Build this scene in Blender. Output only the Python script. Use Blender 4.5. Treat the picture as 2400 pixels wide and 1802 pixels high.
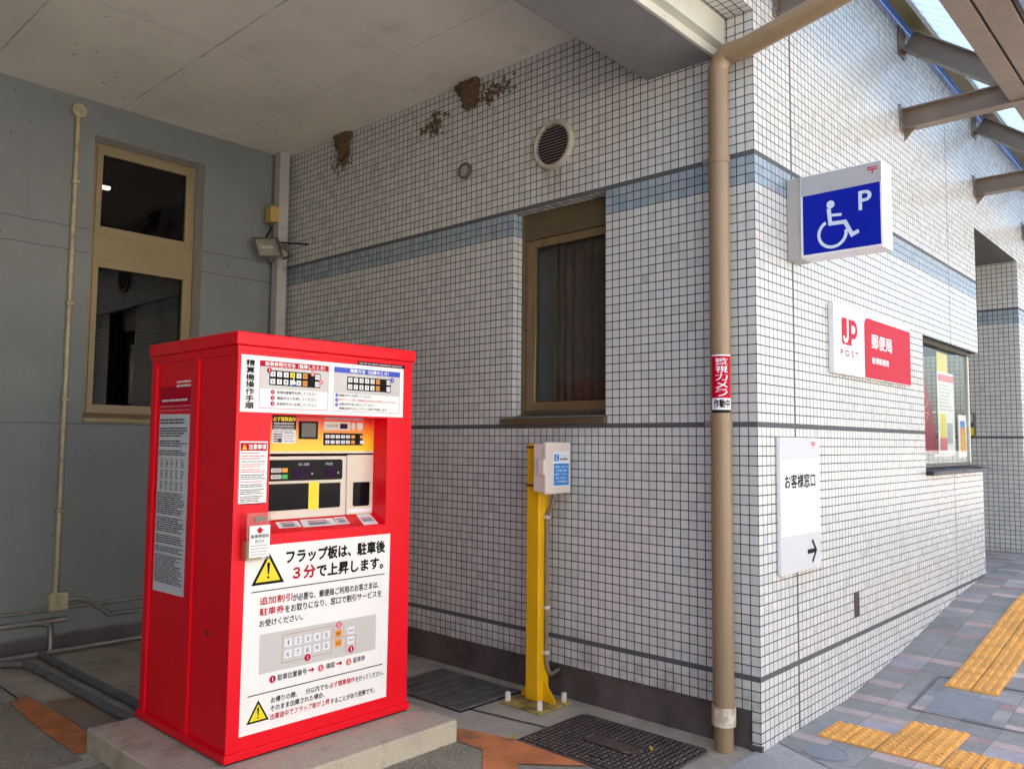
import bpy, bmesh, math, random
from mathutils import Vector, Matrix
R = math.radians
rnd = random.Random(7)
scene = bpy.context.scene
for o in list(bpy.data.objects): bpy.data.objects.remove(o)
COL = scene.collection

# ------------------------------------------------------------------ camera
cam_d = bpy.data.cameras.new("camera"); cam = bpy.data.objects.new("camera", cam_d); COL.objects.link(cam)
yaw, pitch, roll = -.7425, .0709, .0091
cy_, sy_, cp_, sp_ = math.cos(yaw), math.sin(yaw), math.cos(pitch), math.sin(pitch)
fw = Vector((sy_*cp_, cy_*cp_, sp_)); rt = Vector((cy_, -sy_, 0)); up = rt.cross(fw)
r2 = math.cos(roll)*rt + math.sin(roll)*up; u2 = -math.sin(roll)*rt + math.cos(roll)*up
M = Matrix.Identity(4)
for i in range(3): M[i][0], M[i][1], M[i][2] = r2[i], u2[i], -fw[i]
M.translation = Vector((1.8631, -3.881, 1.4822))
cam.matrix_world = M
cam_d.sensor_width = 36; cam_d.lens = 1895.07/2400*36; cam_d.clip_start = .05; cam_d.clip_end = 2000
scene.camera = cam

# ------------------------------------------------------------------ world, sun, exposure
SUN_EL, SUN_AZ = 62, -95          # azimuth from +y towards +x, degrees
w = bpy.data.worlds.new("World"); scene.world = w; w.use_nodes = True
bg = w.node_tree.nodes["Background"]
sky = w.node_tree.nodes.new("ShaderNodeTexSky"); sky.sky_type = 'NISHITA'; sky.sun_disc = False
sky.sun_elevation = R(SUN_EL); sky.sun_rotation = R(SUN_AZ); sky.dust_density = 4.5; sky.ozone_density = .6; sky.air_density = 1.0
w.node_tree.links.new(sky.outputs[0], bg.inputs[0]); bg.inputs[1].default_value = .12
sd = bpy.data.lights.new("sun", 'SUN'); sd.energy = 5.0; sd.angle = R(.5); sd.color = (1, .945, .86)
sun = bpy.data.objects.new("sun", sd); COL.objects.link(sun)
tosun = Vector((math.sin(R(SUN_AZ))*math.cos(R(SUN_EL)), math.cos(R(SUN_AZ))*math.cos(R(SUN_EL)), math.sin(R(SUN_EL))))
sun.rotation_euler = tosun.to_track_quat('Z', 'Y').to_euler()
vs = scene.view_settings; vs.view_transform = 'Standard'; vs.look = 'None'; vs.gamma = 1; vs.exposure = 2.45
scene.cycles.max_bounces = 10; scene.cycles.diffuse_bounces = 6; scene.cycles.transparent_max_bounces = 16
try: scene.cycles.use_denoising = True
except Exception: pass

# ------------------------------------------------------------------ node helpers
class S:
    def __init__(s, t, k): s.t, s.k = t, k
    def m(s, op, b=None, c=None):
        n = s.t.nodes.new("ShaderNodeMath"); n.operation = op
        for i, v in enumerate((s, b, c)):
            if v is None: continue
            if isinstance(v, S): s.t.links.new(v.k, n.inputs[i])
            else: n.inputs[i].default_value = v
        return S(s.t, n.outputs[0])
    def __add__(s, b): return s.m('ADD', b)
    def __sub__(s, b): return s.m('SUBTRACT', b)
    def __mul__(s, b): return s.m('MULTIPLY', b)
    def __truediv__(s, b): return s.m('DIVIDE', b)
    def gt(s, b): return s.m('GREATER_THAN', b)
    def lt(s, b): return s.m('LESS_THAN', b)
    def mod(s, b): return s.m('FLOORED_MODULO', b)
    def floor(s): return s.m('FLOOR')
    def inv(s): return (s*-1)+1
    def mn(s, b): return s.m('MINIMUM', b)
    def mx(s, b): return s.m('MAXIMUM', b)
    def between(s, a, b): return s.gt(a)*s.lt(b)
def mapr(s, a, b, c=0, d=1, smooth=True):
    n = s.t.nodes.new("ShaderNodeMapRange"); n.clamp = True
    if smooth: n.interpolation_type = 'SMOOTHSTEP'
    s.t.links.new(s.k, n.inputs[0])
    for i, v in enumerate((a, b, c, d)): n.inputs[i+1].default_value = v
    return S(s.t, n.outputs[0])
def pos(t):
    g = t.nodes.new("ShaderNodeNewGeometry"); q = t.nodes.new("ShaderNodeSeparateXYZ"); t.links.new(g.outputs["Position"], q.inputs[0])
    return g, [S(t, q.outputs[i]) for i in range(3)]
def comb(t, x, y, z=0):
    n = t.nodes.new("ShaderNodeCombineXYZ")
    for i, v in enumerate((x, y, z)):
        if isinstance(v, S): t.links.new(v.k, n.inputs[i])
        else: n.inputs[i].default_value = v
    return S(t, n.outputs[0])
def noise(t, vec, scale, detail=4, rough=.55, col=False):
    n = t.nodes.new("ShaderNodeTexNoise"); n.inputs["Scale"].default_value = scale; n.inputs["Detail"].default_value = detail
    n.inputs["Roughness"].default_value = rough; t.links.new(vec.k if isinstance(vec, S) else vec, n.inputs["Vector"])
    return S(t, n.outputs["Color" if col else "Fac"])
def white(t, vec, col=False):
    n = t.nodes.new("ShaderNodeTexWhiteNoise"); n.noise_dimensions = '3D'; t.links.new(vec.k, n.inputs["Vector"])
    return S(t, n.outputs["Color" if col else "Value"])
def vor(t, vec, scale):
    n = t.nodes.new("ShaderNodeTexVoronoi"); n.inputs["Scale"].default_value = scale; t.links.new(vec.k if isinstance(vec, S) else vec, n.inputs["Vector"])
    return S(t, n.outputs["Distance"])
def mixc(t, f, a, b, mode='MIX'):
    n = t.nodes.new("ShaderNodeMix"); n.data_type = 'RGBA'; n.blend_type = mode
    for i, v in ((0, f), (6, a), (7, b)):
        if isinstance(v, S): t.links.new(v.k, n.inputs[i])
        elif i == 0: n.inputs[0].default_value = v
        else: n.inputs[i].default_value = (v[0], v[1], v[2], 1)
    return S(t, n.outputs[2])
def newmat(name):
    m = bpy.data.materials.new(name); m.use_nodes = True; t = m.node_tree
    return m, t, t.nodes["Principled BSDF"]
def setc(t, p, c): 
    if isinstance(c, S): t.links.new(c.k, p.inputs["Base Color"])
    else: p.inputs["Base Color"].default_value = (*c, 1)
def bump(t, p, h, strength=.3, dist=.01):
    b = t.nodes.new("ShaderNodeBump"); b.inputs["Strength"].default_value = strength; b.inputs["Distance"].default_value = dist
    t.links.new(h.k, b.inputs["Height"]); t.links.new(b.outputs[0], p.inputs["Normal"])

def paint(name, c, rough=.45, var=.1, scale=4, metal=0, bmp=0, bscale=60, dirt=None, dirtc=(.05, .04, .03), coat=0, spec=.5, spots=0, spotc=(.04, .035, .03), spotscale=9):
    """painted or plain surface: uneven tone, optional grime patches and spots"""
    m, t, p = newmat(name); g, (x, y, z) = pos(t); P = g.outputs["Position"]
    n = noise(t, P, scale); f = mapr(n, .3, .7, 1-var, 1+var)
    col = mixc(t, 1, c, comb(t, f, f, f), 'MULTIPLY')
    if dirt:
        d = mapr(noise(t, P, dirt[1], 6, .65), dirt[2], dirt[3], 0, dirt[0]); col = mixc(t, d, col, dirtc)
    if spots:
        v = vor(t, P, spotscale); k = mapr(v, .06, .12, 1, 0)*noise(t, P, 1.7, 2).gt(.5)*spots; col = mixc(t, k, col, spotc)
    setc(t, p, col); p.inputs["Metallic"].default_value = metal; p.inputs["Coat Weight"].default_value = coat; p.inputs["Specular IOR Level"].default_value = spec
    p.inputs["Roughness"].default_value = rough
    if var > .025: r = mapr(noise(t, P, scale*3), .3, .7, max(.05, rough-.08), min(1, rough+.08)); t.links.new(r.k, p.inputs["Roughness"])
    if bmp: bump(t, p, noise(t, P, bscale, 5), bmp, .004)
    return m

def tile_mat(name):
    m, t, p = newmat(name); g, (x, y, z) = pos(t); P = g.outputs["Position"]
    q = t.nodes.new("ShaderNodeSeparateXYZ"); t.links.new(g.outputs["True Normal"], q.inputs[0])
    nx = S(t, q.outputs[0]).m('ABSOLUTE').gt(.5); nz = S(t, q.outputs[2]).m('ABSOLUTE').gt(.5)
    inband = z.between(.30, .322).mx(z.between(1.572, 1.594)).mx(z.between(2.994, 3.016))
    zz = z - z.gt(.311)*.322 - z.gt(1.583)*(1.594-.322) - z.gt(3.005)*(3.016-1.594)
    zz = zz + z.lt(.311)*.0 
    u = nx*(y - y.gt(.46)*.017) + nx.inv()*(x*-1)
    v = nz*y + nz.inv()*zz
    g2 = .0054
    gu = (u+g2/2).mod(.05).lt(g2); gv = (v+g2/2).mod(.05).lt(g2)
    joint = nx*(y.between(.448, .468).mx(y.between(3.625, 3.637)))
    grout = gu.mx(gv).mx(joint).mx(inband*nz.inv()).mn(1)
    idx = comb(t, ((u+g2/2)/.05).floor(), ((v+g2/2)/.05).floor(), ((z.gt(.311)+z.gt(1.583)+z.gt(3.005))*31)+nx*7)
    rv = white(t, idx); rc = white(t, idx, True)
    tone = mapr(rv, 0, 1, .965, 1.025, False)
    base = mixc(t, .025, (.60, .60, .57), rc); odd = white(t, comb(t, ((u+g2/2)/.05).floor(), ((v+g2/2)/.05).floor(), nx*9+3)); tone = tone - odd.gt(.985)*.12; base = mixc(t, 1, base, comb(t, tone, tone, tone), 'MULTIPLY')
    blue = mixc(t, .07, (.30, .37, .42), rc); blue = mixc(t, 1, blue, comb(t, tone, tone, tone), 'MULTIPLY')
    isb = z.between(2.844, 2.996)*nz.inv()
    col = mixc(t, isb, base, blue)
    # rust runs below the big vent and soot near the ceiling on the carport side
    run = mapr((x+1.34).m('ABSOLUTE'), .05, .16, 1, 0)*mapr(z, 3.0, 3.2, .35, 1)*z.between(3.0, 3.27)*nx.inv()*mapr(noise(t, comb(t, x*14, 0, z*1.2), 2.2), .35, .7, 0, 1)
    col = mixc(t, run*.75, col, (.22, .14, .09))
    soot = mapr(noise(t, P, 1.3, 6, .7), .52, .8, 0, .22)*nx.inv(); col = mixc(t, soot, col, (.33, .28, .22))
    low = mapr(z, .14, .5, .5, 0)*nx.inv()*mapr(noise(t, P, 5, 6, .7), .4, .65, 0, 1); col = mixc(t, low, col, (.16, .12, .09))
    rust = mapr(z, .62, .8, 0, 1)*z.lt(.81)*nx*y.between(.2, .75)*mapr(noise(t, comb(t, 0, y*12, z*1.5), 1.5), .45, .7, 0, .5); col = mixc(t, rust, col, (.5, .3, .12))
    gcol = mixc(t, noise(t, P, 30), (.022, .021, .021), (.05, .047, .044))
    gcol = mixc(t, inband.mx(joint), gcol, (.10, .10, .105))
    col = mixc(t, grout, col, gcol)
    setc(t, p, col)
    ro = grout*.55 + mapr(rv, 0, 1, .26, .34); t.links.new(ro.k, p.inputs["Roughness"]); p.inputs["Specular IOR Level"].default_value = .4
    bump(t, p, grout.inv() + noise(t, P, 25)*.04, .3, .003)
    return m

def glass_mat(name, tint=(.9, .95, .95), refl=.18, rough=.0):
    m = bpy.data.materials.new(name); m.use_nodes = True; t = m.node_tree; t.nodes.clear()
    o = t.nodes.new("ShaderNodeOutputMaterial"); mx = t.nodes.new("ShaderNodeMixShader"); tr = t.nodes.new("ShaderNodeBsdfTransparent")
    gl = t.nodes.new("ShaderNodeBsdfGlossy"); gl.inputs["Roughness"].default_value = rough; tr.inputs[0].default_value = (*tint, 1)
    lw = t.nodes.new("ShaderNodeLayerWeight"); lw.inputs[0].default_value = .25
    f = mapr(S(t, lw.outputs["Fresnel"]), 0, 1, refl*.3, min(1, refl*2), False); 
    gn = t.nodes.new("ShaderNodeNewGeometry"); n = noise(t, gn.outputs["Position"], 6); b = t.nodes.new("ShaderNodeBump"); b.inputs["Strength"].default_value = .01
    t.links.new(n.k, b.inputs["Height"]); t.links.new(b.outputs[0], gl.inputs["Normal"])
    t.links.new(f.k, mx.inputs[0]); t.links.new(tr.outputs[0], mx.inputs[1]); t.links.new(gl.outputs[0], mx.inputs[2]); t.links.new(mx.outputs[0], o.inputs[0])
    return m
def canopy_mat(name):
    m = bpy.data.materials.new(name); m.use_nodes = True; t = m.node_tree; t.nodes.clear()
    o = t.nodes.new("ShaderNodeOutputMaterial"); g, (x, y, z) = pos(t)
    rib = (y/.022).m('SINE'); f = mapr(rib, -1, 1, .8, 1.0)
    c1 = mixc(t, 1, (.84, .94, 1.0), comb(t, f, f, f), 'MULTIPLY')
    a = t.nodes.new("ShaderNodeBsdfTranslucent"); b = t.nodes.new("ShaderNodeBsdfTransparent"); c = t.nodes.new("ShaderNodeBsdfGlossy"); c.inputs["Roughness"].default_value = .25
    t.links.new(c1.k, a.inputs[0]); b.inputs[0].default_value = (.90, .965, 1, 1)
    m1 = t.nodes.new("ShaderNodeMixShader"); m1.inputs[0].default_value = .6; t.links.new(a.outputs[0], m1.inputs[1]); t.links.new(b.outputs[0], m1.inputs[2])
    m2 = t.nodes.new("ShaderNodeMixShader"); m2.inputs[0].default_value = .06; t.links.new(m1.outputs[0], m2.inputs[1]); t.links.new(c.outputs[0], m2.inputs[2])
    t.links.new(m2.outputs[0], o.inputs[0]); return m
def emit_mat(name, c, s):
    m, t, p = newmat(name); setc(t, p, (.8, .8, .8)); p.inputs["Emission Color"].default_value = (*c, 1); p.inputs["Emission Strength"].default_value = s; return m
def ramp_z(name, stops, rough=.35):
    m, t, p = newmat(name); g, (x, y, z) = pos(t); r = t.nodes.new("ShaderNodeValToRGB")
    lo, hi = stops[0][0], stops[-1][0]; f = mapr(z, lo, hi, 0, 1, False); t.links.new(f.k, r.inputs[0])
    e = r.color_ramp.elements
    while len(e) < len(stops): e.new(.5)
    for i, (zz, c) in enumerate(stops): e[i].position = (zz-lo)/(hi-lo); e[i].color = (*c, 1)
    t.links.new(r.outputs[0], p.inputs["Base Color"]); p.inputs["Roughness"].default_value = rough; return m

def pavement_mat():
    m, t, p = newmat("interlocking pavers"); g, (x, y, z) = pos(t); P = g.outputs["Position"]
    yy = (y-.41+.29*40); xx = (x-.2+.2*60)
    row = (yy/.29).floor(); fy = yy.mod(.29); thin = fy.gt(.19)
    cx_big = (xx/.2).floor(); gx = xx.mod(.2)
    rowhash = white(t, comb(t, row, 3, 1)); 
    idx = comb(t, cx_big + thin*.37, row, thin*5)
    h = white(t, idx); h2 = white(t, comb(t, cx_big+91.3, row+17, thin*3))
    jw = .005
    joint = gx.lt(jw).mx(fy.lt(jw)).mx(fy.between(.19, .19+jw)).mn(1)
    grey = mixc(t, h2, (.25, .235, .215), (.35, .33, .31))
    pk = mixc(t, h2, (.48, .345, .30), (.56, .46, .42)); red = mixc(t, h2, (.31, .20, .19), (.38, .27, .26))
    c = mixc(t, h.gt(.34)*thin, grey, pk); c = mixc(t, h.gt(.80)*thin, c, red); c = mixc(t, h.gt(.90)*thin.inv(), c, (.38, .34, .355))
    n = mapr(noise(t, P, 9, 6, .7), .25, .75, .82, 1.12); c = mixc(t, 1, c, comb(t, n, n, n), 'MULTIPLY')
    n2 = mapr(noise(t, P, 160, 3), .3, .7, .88, 1.1); c = mixc(t, 1, c, comb(t, n2, n2, n2), 'MULTIPLY')
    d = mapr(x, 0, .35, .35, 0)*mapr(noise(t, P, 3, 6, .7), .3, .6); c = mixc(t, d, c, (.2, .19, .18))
    c = mixc(t, joint*.7, c, (.13, .125, .12)); setc(t, p, c); p.inputs["Roughness"].default_value = .75
    bump(t, p, joint.inv() + noise(t, P, 120)*.25, .35, .003); return m

def concrete_mat(name, c, var=.2, agg=0, dark=.35, stainscale=1.2, rough=.85, seams=None):
    m, t, p = newmat(name); g, (x, y, z) = pos(t); P = g.outputs["Position"]
    n = mapr(noise(t, P, 3, 7, .7), .25, .75, 1-var, 1+var); col = mixc(t, 1, c, comb(t, n, n, n), 'MULTIPLY')
    s = mapr(noise(t, P, stainscale, 6, .68), .46, .66, 0, dark); col = mixc(t, s, col, (c[0]*.38, c[1]*.36, c[2]*.33))
    f = mapr(noise(t, P, 140, 3), .3, .7, .85, 1.12); col = mixc(t, 1, col, comb(t, f, f, f), 'MULTIPLY')
    if agg:
        v = vor(t, P, agg); k = mapr(v, .15, .4, 1, 0); col = mixc(t, k*.75, col, (.50, .46, .37)); k2 = mapr(vor(t, P, agg*.73), .1, .25, 1, 0); col = mixc(t, k2*.6, col, (.06, .055, .05))
    pits = mapr(vor(t, P, 22), .05, .1, 1, 0)*noise(t, P, 3).gt(.55); col = mixc(t, pits*.7, col, (.05, .045, .04))
    setc(t, p, col); p.inputs["Roughness"].default_value = rough
    bump(t, p, noise(t, P, 90, 6)+pits*-.6, .3, .004); return m
def wallC_mat():
    m, t, p = newmat("grey painted concrete"); g, (x, y, z) = pos(t); P = g.outputs["Position"]
    n = mapr(noise(t, P, 1.6, 6, .6), .25, .75, .9, 1.08); col = mixc(t, 1, (.195, .21, .208), comb(t, n, n, n), 'MULTIPLY')
    st = mapr(noise(t, comb(t, x*3, y*7, z*.7), 1.2, 5, .6), .5, .75, 0, .28); col = mixc(t, st, col, (.15, .155, .155))
    wob = (noise(t, P, 4)-.5)*.02
    zz = z+wob
    gr = zz.between(3.026, 3.034).mx(zz.between(2.854, 2.862)).mx(zz.between(1.581, 1.590)); col = mixc(t, gr*.8, col, (.09, .09, .09))
    v = vor(t, P, 11); k = mapr(v, .05, .12, 1, 0)*noise(t, P, 2.1).gt(.56); col = mixc(t, k*.8, col, (.05, .05, .05))
    band = mapr((z + (noise(t, P, 6)-.5)*.06), .07, .11, 1, 0); col = mixc(t, band, col, (.075, .06, .06))
    low = mapr(z, .1, .9, .35, 0)*mapr(noise(t, P, 2.5, 6, .7), .3, .7); col = mixc(t, low, col, (.2, .19, .17))
    setc(t, p, col); p.inputs["Roughness"].default_value = .7; bump(t, p, noise(t, P, 70, 5)*.25 + gr*-1 + k*-.5, .35, .006); return m
def ceil_mat():
    m, t, p = newmat("painted ceiling concrete"); g, (x, y, z) = pos(t); P = g.outputs["Position"]
    n = mapr(noise(t, P, .9, 6, .6), .25, .75, .88, 1.07); col = mixc(t, 1, (.84, .79, .68), comb(t, n, n, n), 'MULTIPLY')
    wob = (noise(t, P, 3)-.5)*.012
    gr = (y+wob).between(-1.462, -1.449).mx((y+wob).between(-2.383, -2.37)); fine = (x+wob).between(-1.142, -1.128)
    sm = (x+wob*2).between(-3.004, -2.996).mx((y+wob*2).between(-.604, -.598))*noise(t, P, 3).gt(.47)
    col = mixc(t, gr*mapr(noise(t, P, 4), .3, .65, .1, .6), col, (.24, .21, .175)); col = mixc(t, fine*.7, col, (.2, .18, .16)); col = mixc(t, sm*.4, col, (.2, .18, .15))
    sc = mapr((x*-1), 2.4, 4.2, .15, 1)
    v = vor(t, P, 8); k = mapr(v, .05, .11, 1, 0)*noise(t, P, 1.9).gt(.48)*sc; col = mixc(t, k*.75, col, (.09, .075, .06))
    br = mapr(noise(t, P, 2.6, 6, .7), .55, .75, 0, .3); col = mixc(t, br, col, (.33, .29, .22))
    setc(t, p, col); p.inputs["Roughness"].default_value = .8; bump(t, p, noise(t, P, 60, 5)*.2+gr*-1, .25, .005); return m
def nest_mat():
    m, t, p = newmat("dried mud"); g, (x, y, z) = pos(t); P = g.outputs["Position"]
    n = noise(t, P, 55, 6, .75); setc(t, p, mixc(t, mapr(n, .3, .7), (.07, .04, .02), (.25, .16, .085))); p.inputs["Roughness"].default_value = .95; bump(t, p, n, 1, .01); return m
def mh_mat():
    m, t, p = newmat("worn cast iron"); g, (x, y, z) = pos(t); P = g.outputs["Position"]
    n = noise(t, P, 14, 6, .7); setc(t, p, mixc(t, mapr(n, .35, .7), (.085, .064, .052), (.165, .128, .10))); p.inputs["Roughness"].default_value = .55; p.inputs["Metallic"].default_value = .35; bump(t, p, noise(t, P, 80), .3, .003); return m

MT = {}
MT['tile'] = tile_mat("glazed mosaic tile"); MT['ceil'] = ceil_mat(); MT['wallC'] = wallC_mat()
MT['beam'] = paint("grey beam paint", (.21, .205, .21), .6, .06, 2, bmp=.1)
MT['fascia'] = paint("cream steel fascia", (.56, .545, .47), .4, .05, 3, dirt=(.25, 5, .55, .75))
MT['plinth'] = concrete_mat("dark plinth stone", (.10, .080, .074), .3, 0, .6, 2.2, .6)
MT['column'] = paint("pale grey column paint", (.43, .42, .40), .5, .08, 3, dirt=(.4, 7, .55, .72), bmp=.05)
MT['tan'] = paint("tan window paint", (.285, .22, .118), .45, .05, 2, dirt=(.35, 18, .62, .74))
MT['bronze'] = paint("bronze aluminium", (.135, .10, .052), .4, .08, 4, metal=.25)
MT['bronze2'] = paint("bronze aluminium frame", (.21, .15, .07), .35, .08, 4, metal=.3)
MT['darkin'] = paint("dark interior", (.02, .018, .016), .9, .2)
MT['curtain'] = paint("brown curtain cloth", (.27, .185, .13), .9, .12, 20)
MT['glass'] = glass_mat("window glass", (.72, .74, .74), .13)
MT['glassdark'] = glass_mat("dark window glass", (.34, .33, .32), .16)
MT['glassc'] = glass_mat("counter window glass", (.95, .97, .97), .12)
MT['clear'] = glass_mat("clear acrylic", (.96, .965, .965), .12)
MT['pipe'] = paint("beige pipe paint", (.265, .182, .10), .33, .02, 3, dirt=(.25, 1.2, .5, .8), dirtc=(.16, .115, .07))
MT['pipeworn'] = paint("scuffed pipe joint", (.42, .33, .22), .6, .1, 12, dirt=(.8, 25, .45, .55), dirtc=(.62, .58, .5))
MT['red'] = paint("red cabinet paint", (.82, .0, .012), .42, .02, 2, spec=.3, dirt=(.5, 34, .69, .73), dirtc=(.30, .02, .02))
MT['white'] = paint("white print", (.90, .865, .80), .45, .02, spec=.25, dirt=(.10, 4, .5, .8))
MT['whitec'] = paint("white sign face", (.80, .79, .79), .4, .02, spec=.3, dirt=(.14, 5, .5, .8))
MT['black'] = paint("black print", (.012, .011, .011), .6, .0, spec=.1)
MT['redp'] = paint("red print", (.50, .0, .022), .5, .0, spec=.12)
MT['pinkp'] = paint("faded red print", (.72, .12, .15), .45, .0)
MT['bluep'] = paint("blue print", (.02, .06, .50), .4, .0)
MT['navy'] = paint("blue sign face", (.002, .012, .33), .5, .0, spec=.15)
MT['lightblue'] = paint("pale sign symbol", (.62, .70, .85), .35, .0)
MT['skyblue'] = paint("sky blue print", (.01, .22, .62), .4, .0)
MT['yellowp'] = paint("yellow print", (.86, .68, .01), .4, .0)
MT['orangep'] = paint("orange print", (.85, .30, .02), .4, .0)
MT['greyp'] = paint("pale grey print", (.60, .565, .51), .45, .0)
MT['greyt'] = paint("grey fine print", (.055, .055, .06), .6, .0, spec=.1)
MT['greyt2'] = paint("light fine print", (.42, .40, .38), .5, .0)
MT['coolgrey'] = paint("cool grey sign band", (.56, .56, .565), .5, .0, spec=.2)
MT['greyl'] = paint("grey print", (.42, .42, .44), .45, .0)
MT['greypaper'] = paint("grey poster paper", (.66, .68, .69), .55, .03)
MT['cream'] = paint("cream machine plastic", (.70, .60, .47), .4, .03)
MT['greenp'] = paint("green key", (.03, .45, .08), .4, .0)
MT['screen'] = paint("grey screen", (.13, .125, .11), .25, .05, spec=.2)
MT['display'] = paint("black display glass", (.006, .005, .007), .12, .0, spec=.07)
MT['led'] = paint("purple display segment", (.022, .002, .028), .3, .0, spec=.08)
MT['orange_grad'] = ramp_z("red to yellow printed panel", [(1.42, (.86, .62, .02)), (1.48, (.88, .50, .02)), (1.53, (.85, .25, .015)), (1.575, (.75, .04, .012)), (1.60, (.72, .012, .012))])
MT['concrete'] = concrete_mat("concrete base", (.53, .455, .33), .2, 0, .6, 3)
MT['floor'] = concrete_mat("carport floor concrete", (.43, .38, .29), .24, 0, .55, .9)
MT['aggfloor'] = concrete_mat("exposed aggregate floor", (.28, .24, .165), .2, 62, .3)
MT['apron'] = concrete_mat("pale concrete apron", (.37, .36, .335), .16, 0, .25)
MT['asphalt'] = concrete_mat("asphalt", (.235, .225, .21), .15, 0, .2)
MT['orangefloor'] = paint("worn orange line paint", (.58, .19, .06), .75, .2, 6, dirt=(.75, 5, .52, .68), dirtc=(.20, .14, .09), bmp=.3)
MT['orangefade'] = paint("faded orange line paint", (.27, .16, .085), .8, .2, 4, dirt=(.9, 3, .42, .6), dirtc=(.26, .225, .18), bmp=.3)
MT['pave'] = pavement_mat()
MT['tactile'] = paint("yellow tactile paver", (.78, .37, .075), .65, .12, 5, dirt=(.45, 16, .5, .72), dirtc=(.42, .19, .03), bmp=.2)
MT['yellow'] = paint("yellow post paint", (.80, .44, .004), .4, .05, 5, dirt=(.25, 8, .6, .75))
MT['yellowplate'] = paint("dirty yellow base plate", (.42, .30, .07), .6, .2, 14, dirt=(.7, 12, .45, .6), dirtc=(.09, .07, .03))
MT['boltcap'] = paint("pale bolt cap", (.62, .58, .48), .5, .06)
MT['beige'] = paint("beige box plastic", (.74, .63, .55), .5, .03, coat=.0)
MT['conduit'] = paint("grey brown conduit", (.20, .165, .125), .5, .1)
MT['steelpipe'] = paint("galvanised conduit", (.33, .32, .30), .4, .15, 8, metal=.7)
MT['darkpipe'] = paint("dark grey floor conduit", (.13, .125, .12), .5, .15, 8)
MT['creampipe'] = paint("cream conduit", (.42, .37, .23), .5, .12, 8, dirt=(.4, 14, .5, .7))
MT['steelbrown'] = paint("brown steel paint", (.21, .155, .115), .42, .08, 4)
MT['canopy'] = canopy_mat("ribbed polycarbonate")
MT['bluetrim'] = paint("bright blue strip", (.08, .30, 1.0), .4, .0)
MT['purlin'] = paint("olive brown purlin", (.16, .115, .04), .45, .1)
MT['vent'] = paint("pale vent metal", (.46, .43, .35), .45, .08, 8, dirt=(.3, 14, .5, .7))
MT['ventdark'] = paint("vent louvre", (.19, .165, .16), .5, .1, 9)
MT['mud'] = nest_mat(); MT['iron'] = mh_mat(); MT['irondark'] = paint("near-black backing", (.014, .011, .009), .85, .2, 20)  # last one: near-black tone under the studs and behind the louvres
MT['lampbody'] = paint("weathered lamp metal", (.11, .095, .075), .55, .15, 9)
MT['lampglass'] = paint("frosted lamp glass", (.29, .27, .21), .25, .08, 6)
MT['ochre'] = paint("ochre plastic", (.45, .31, .08), .5, .1)
MT['silldark'] = paint("dark polished sill", (.035, .037, .048), .45, .1, spec=.25)
MT['signgrey'] = paint("brushed sign bracket", (.40, .37, .34), .45, .06, 6)
MT['maroon'] = paint("plain maroon", (.32, .015, .045), .8, .05)
MT['soffit'] = paint("brown soffit", (.09, .085, .075), .6, .08)
MT['roomwall'] = paint("cream room wall", (.72, .66, .52), .8, .03)
MT['lamp_on'] = emit_mat("lit tube", (1, .97, .9), 2.2)
MT['brown'] = paint("brown wall plate", (.035, .028, .027), .5, .05)
MT['roof'] = concrete_mat("upper wall render", (.5, .48, .44), .1)
MT['leaf'] = paint("fallen yellow leaf", (.55, .36, .03), .7, .15)
MT['neigh'] = paint("grey render", (.25, .245, .24), .8, .1, 1)
MT['scuff'] = paint("pale scuff", (.62, .22, .2), .6, .1, 30)
MT['darkwall'] = paint("dark grey wall", (.10, .10, .10), .8, .1, 1)
MT['facing'] = paint("cream render", (.72, .69, .63), .8, .08, .6)
MT['haircover'] = concrete_mat("patched hatch infill", (.25, .255, .265), .12)

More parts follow.
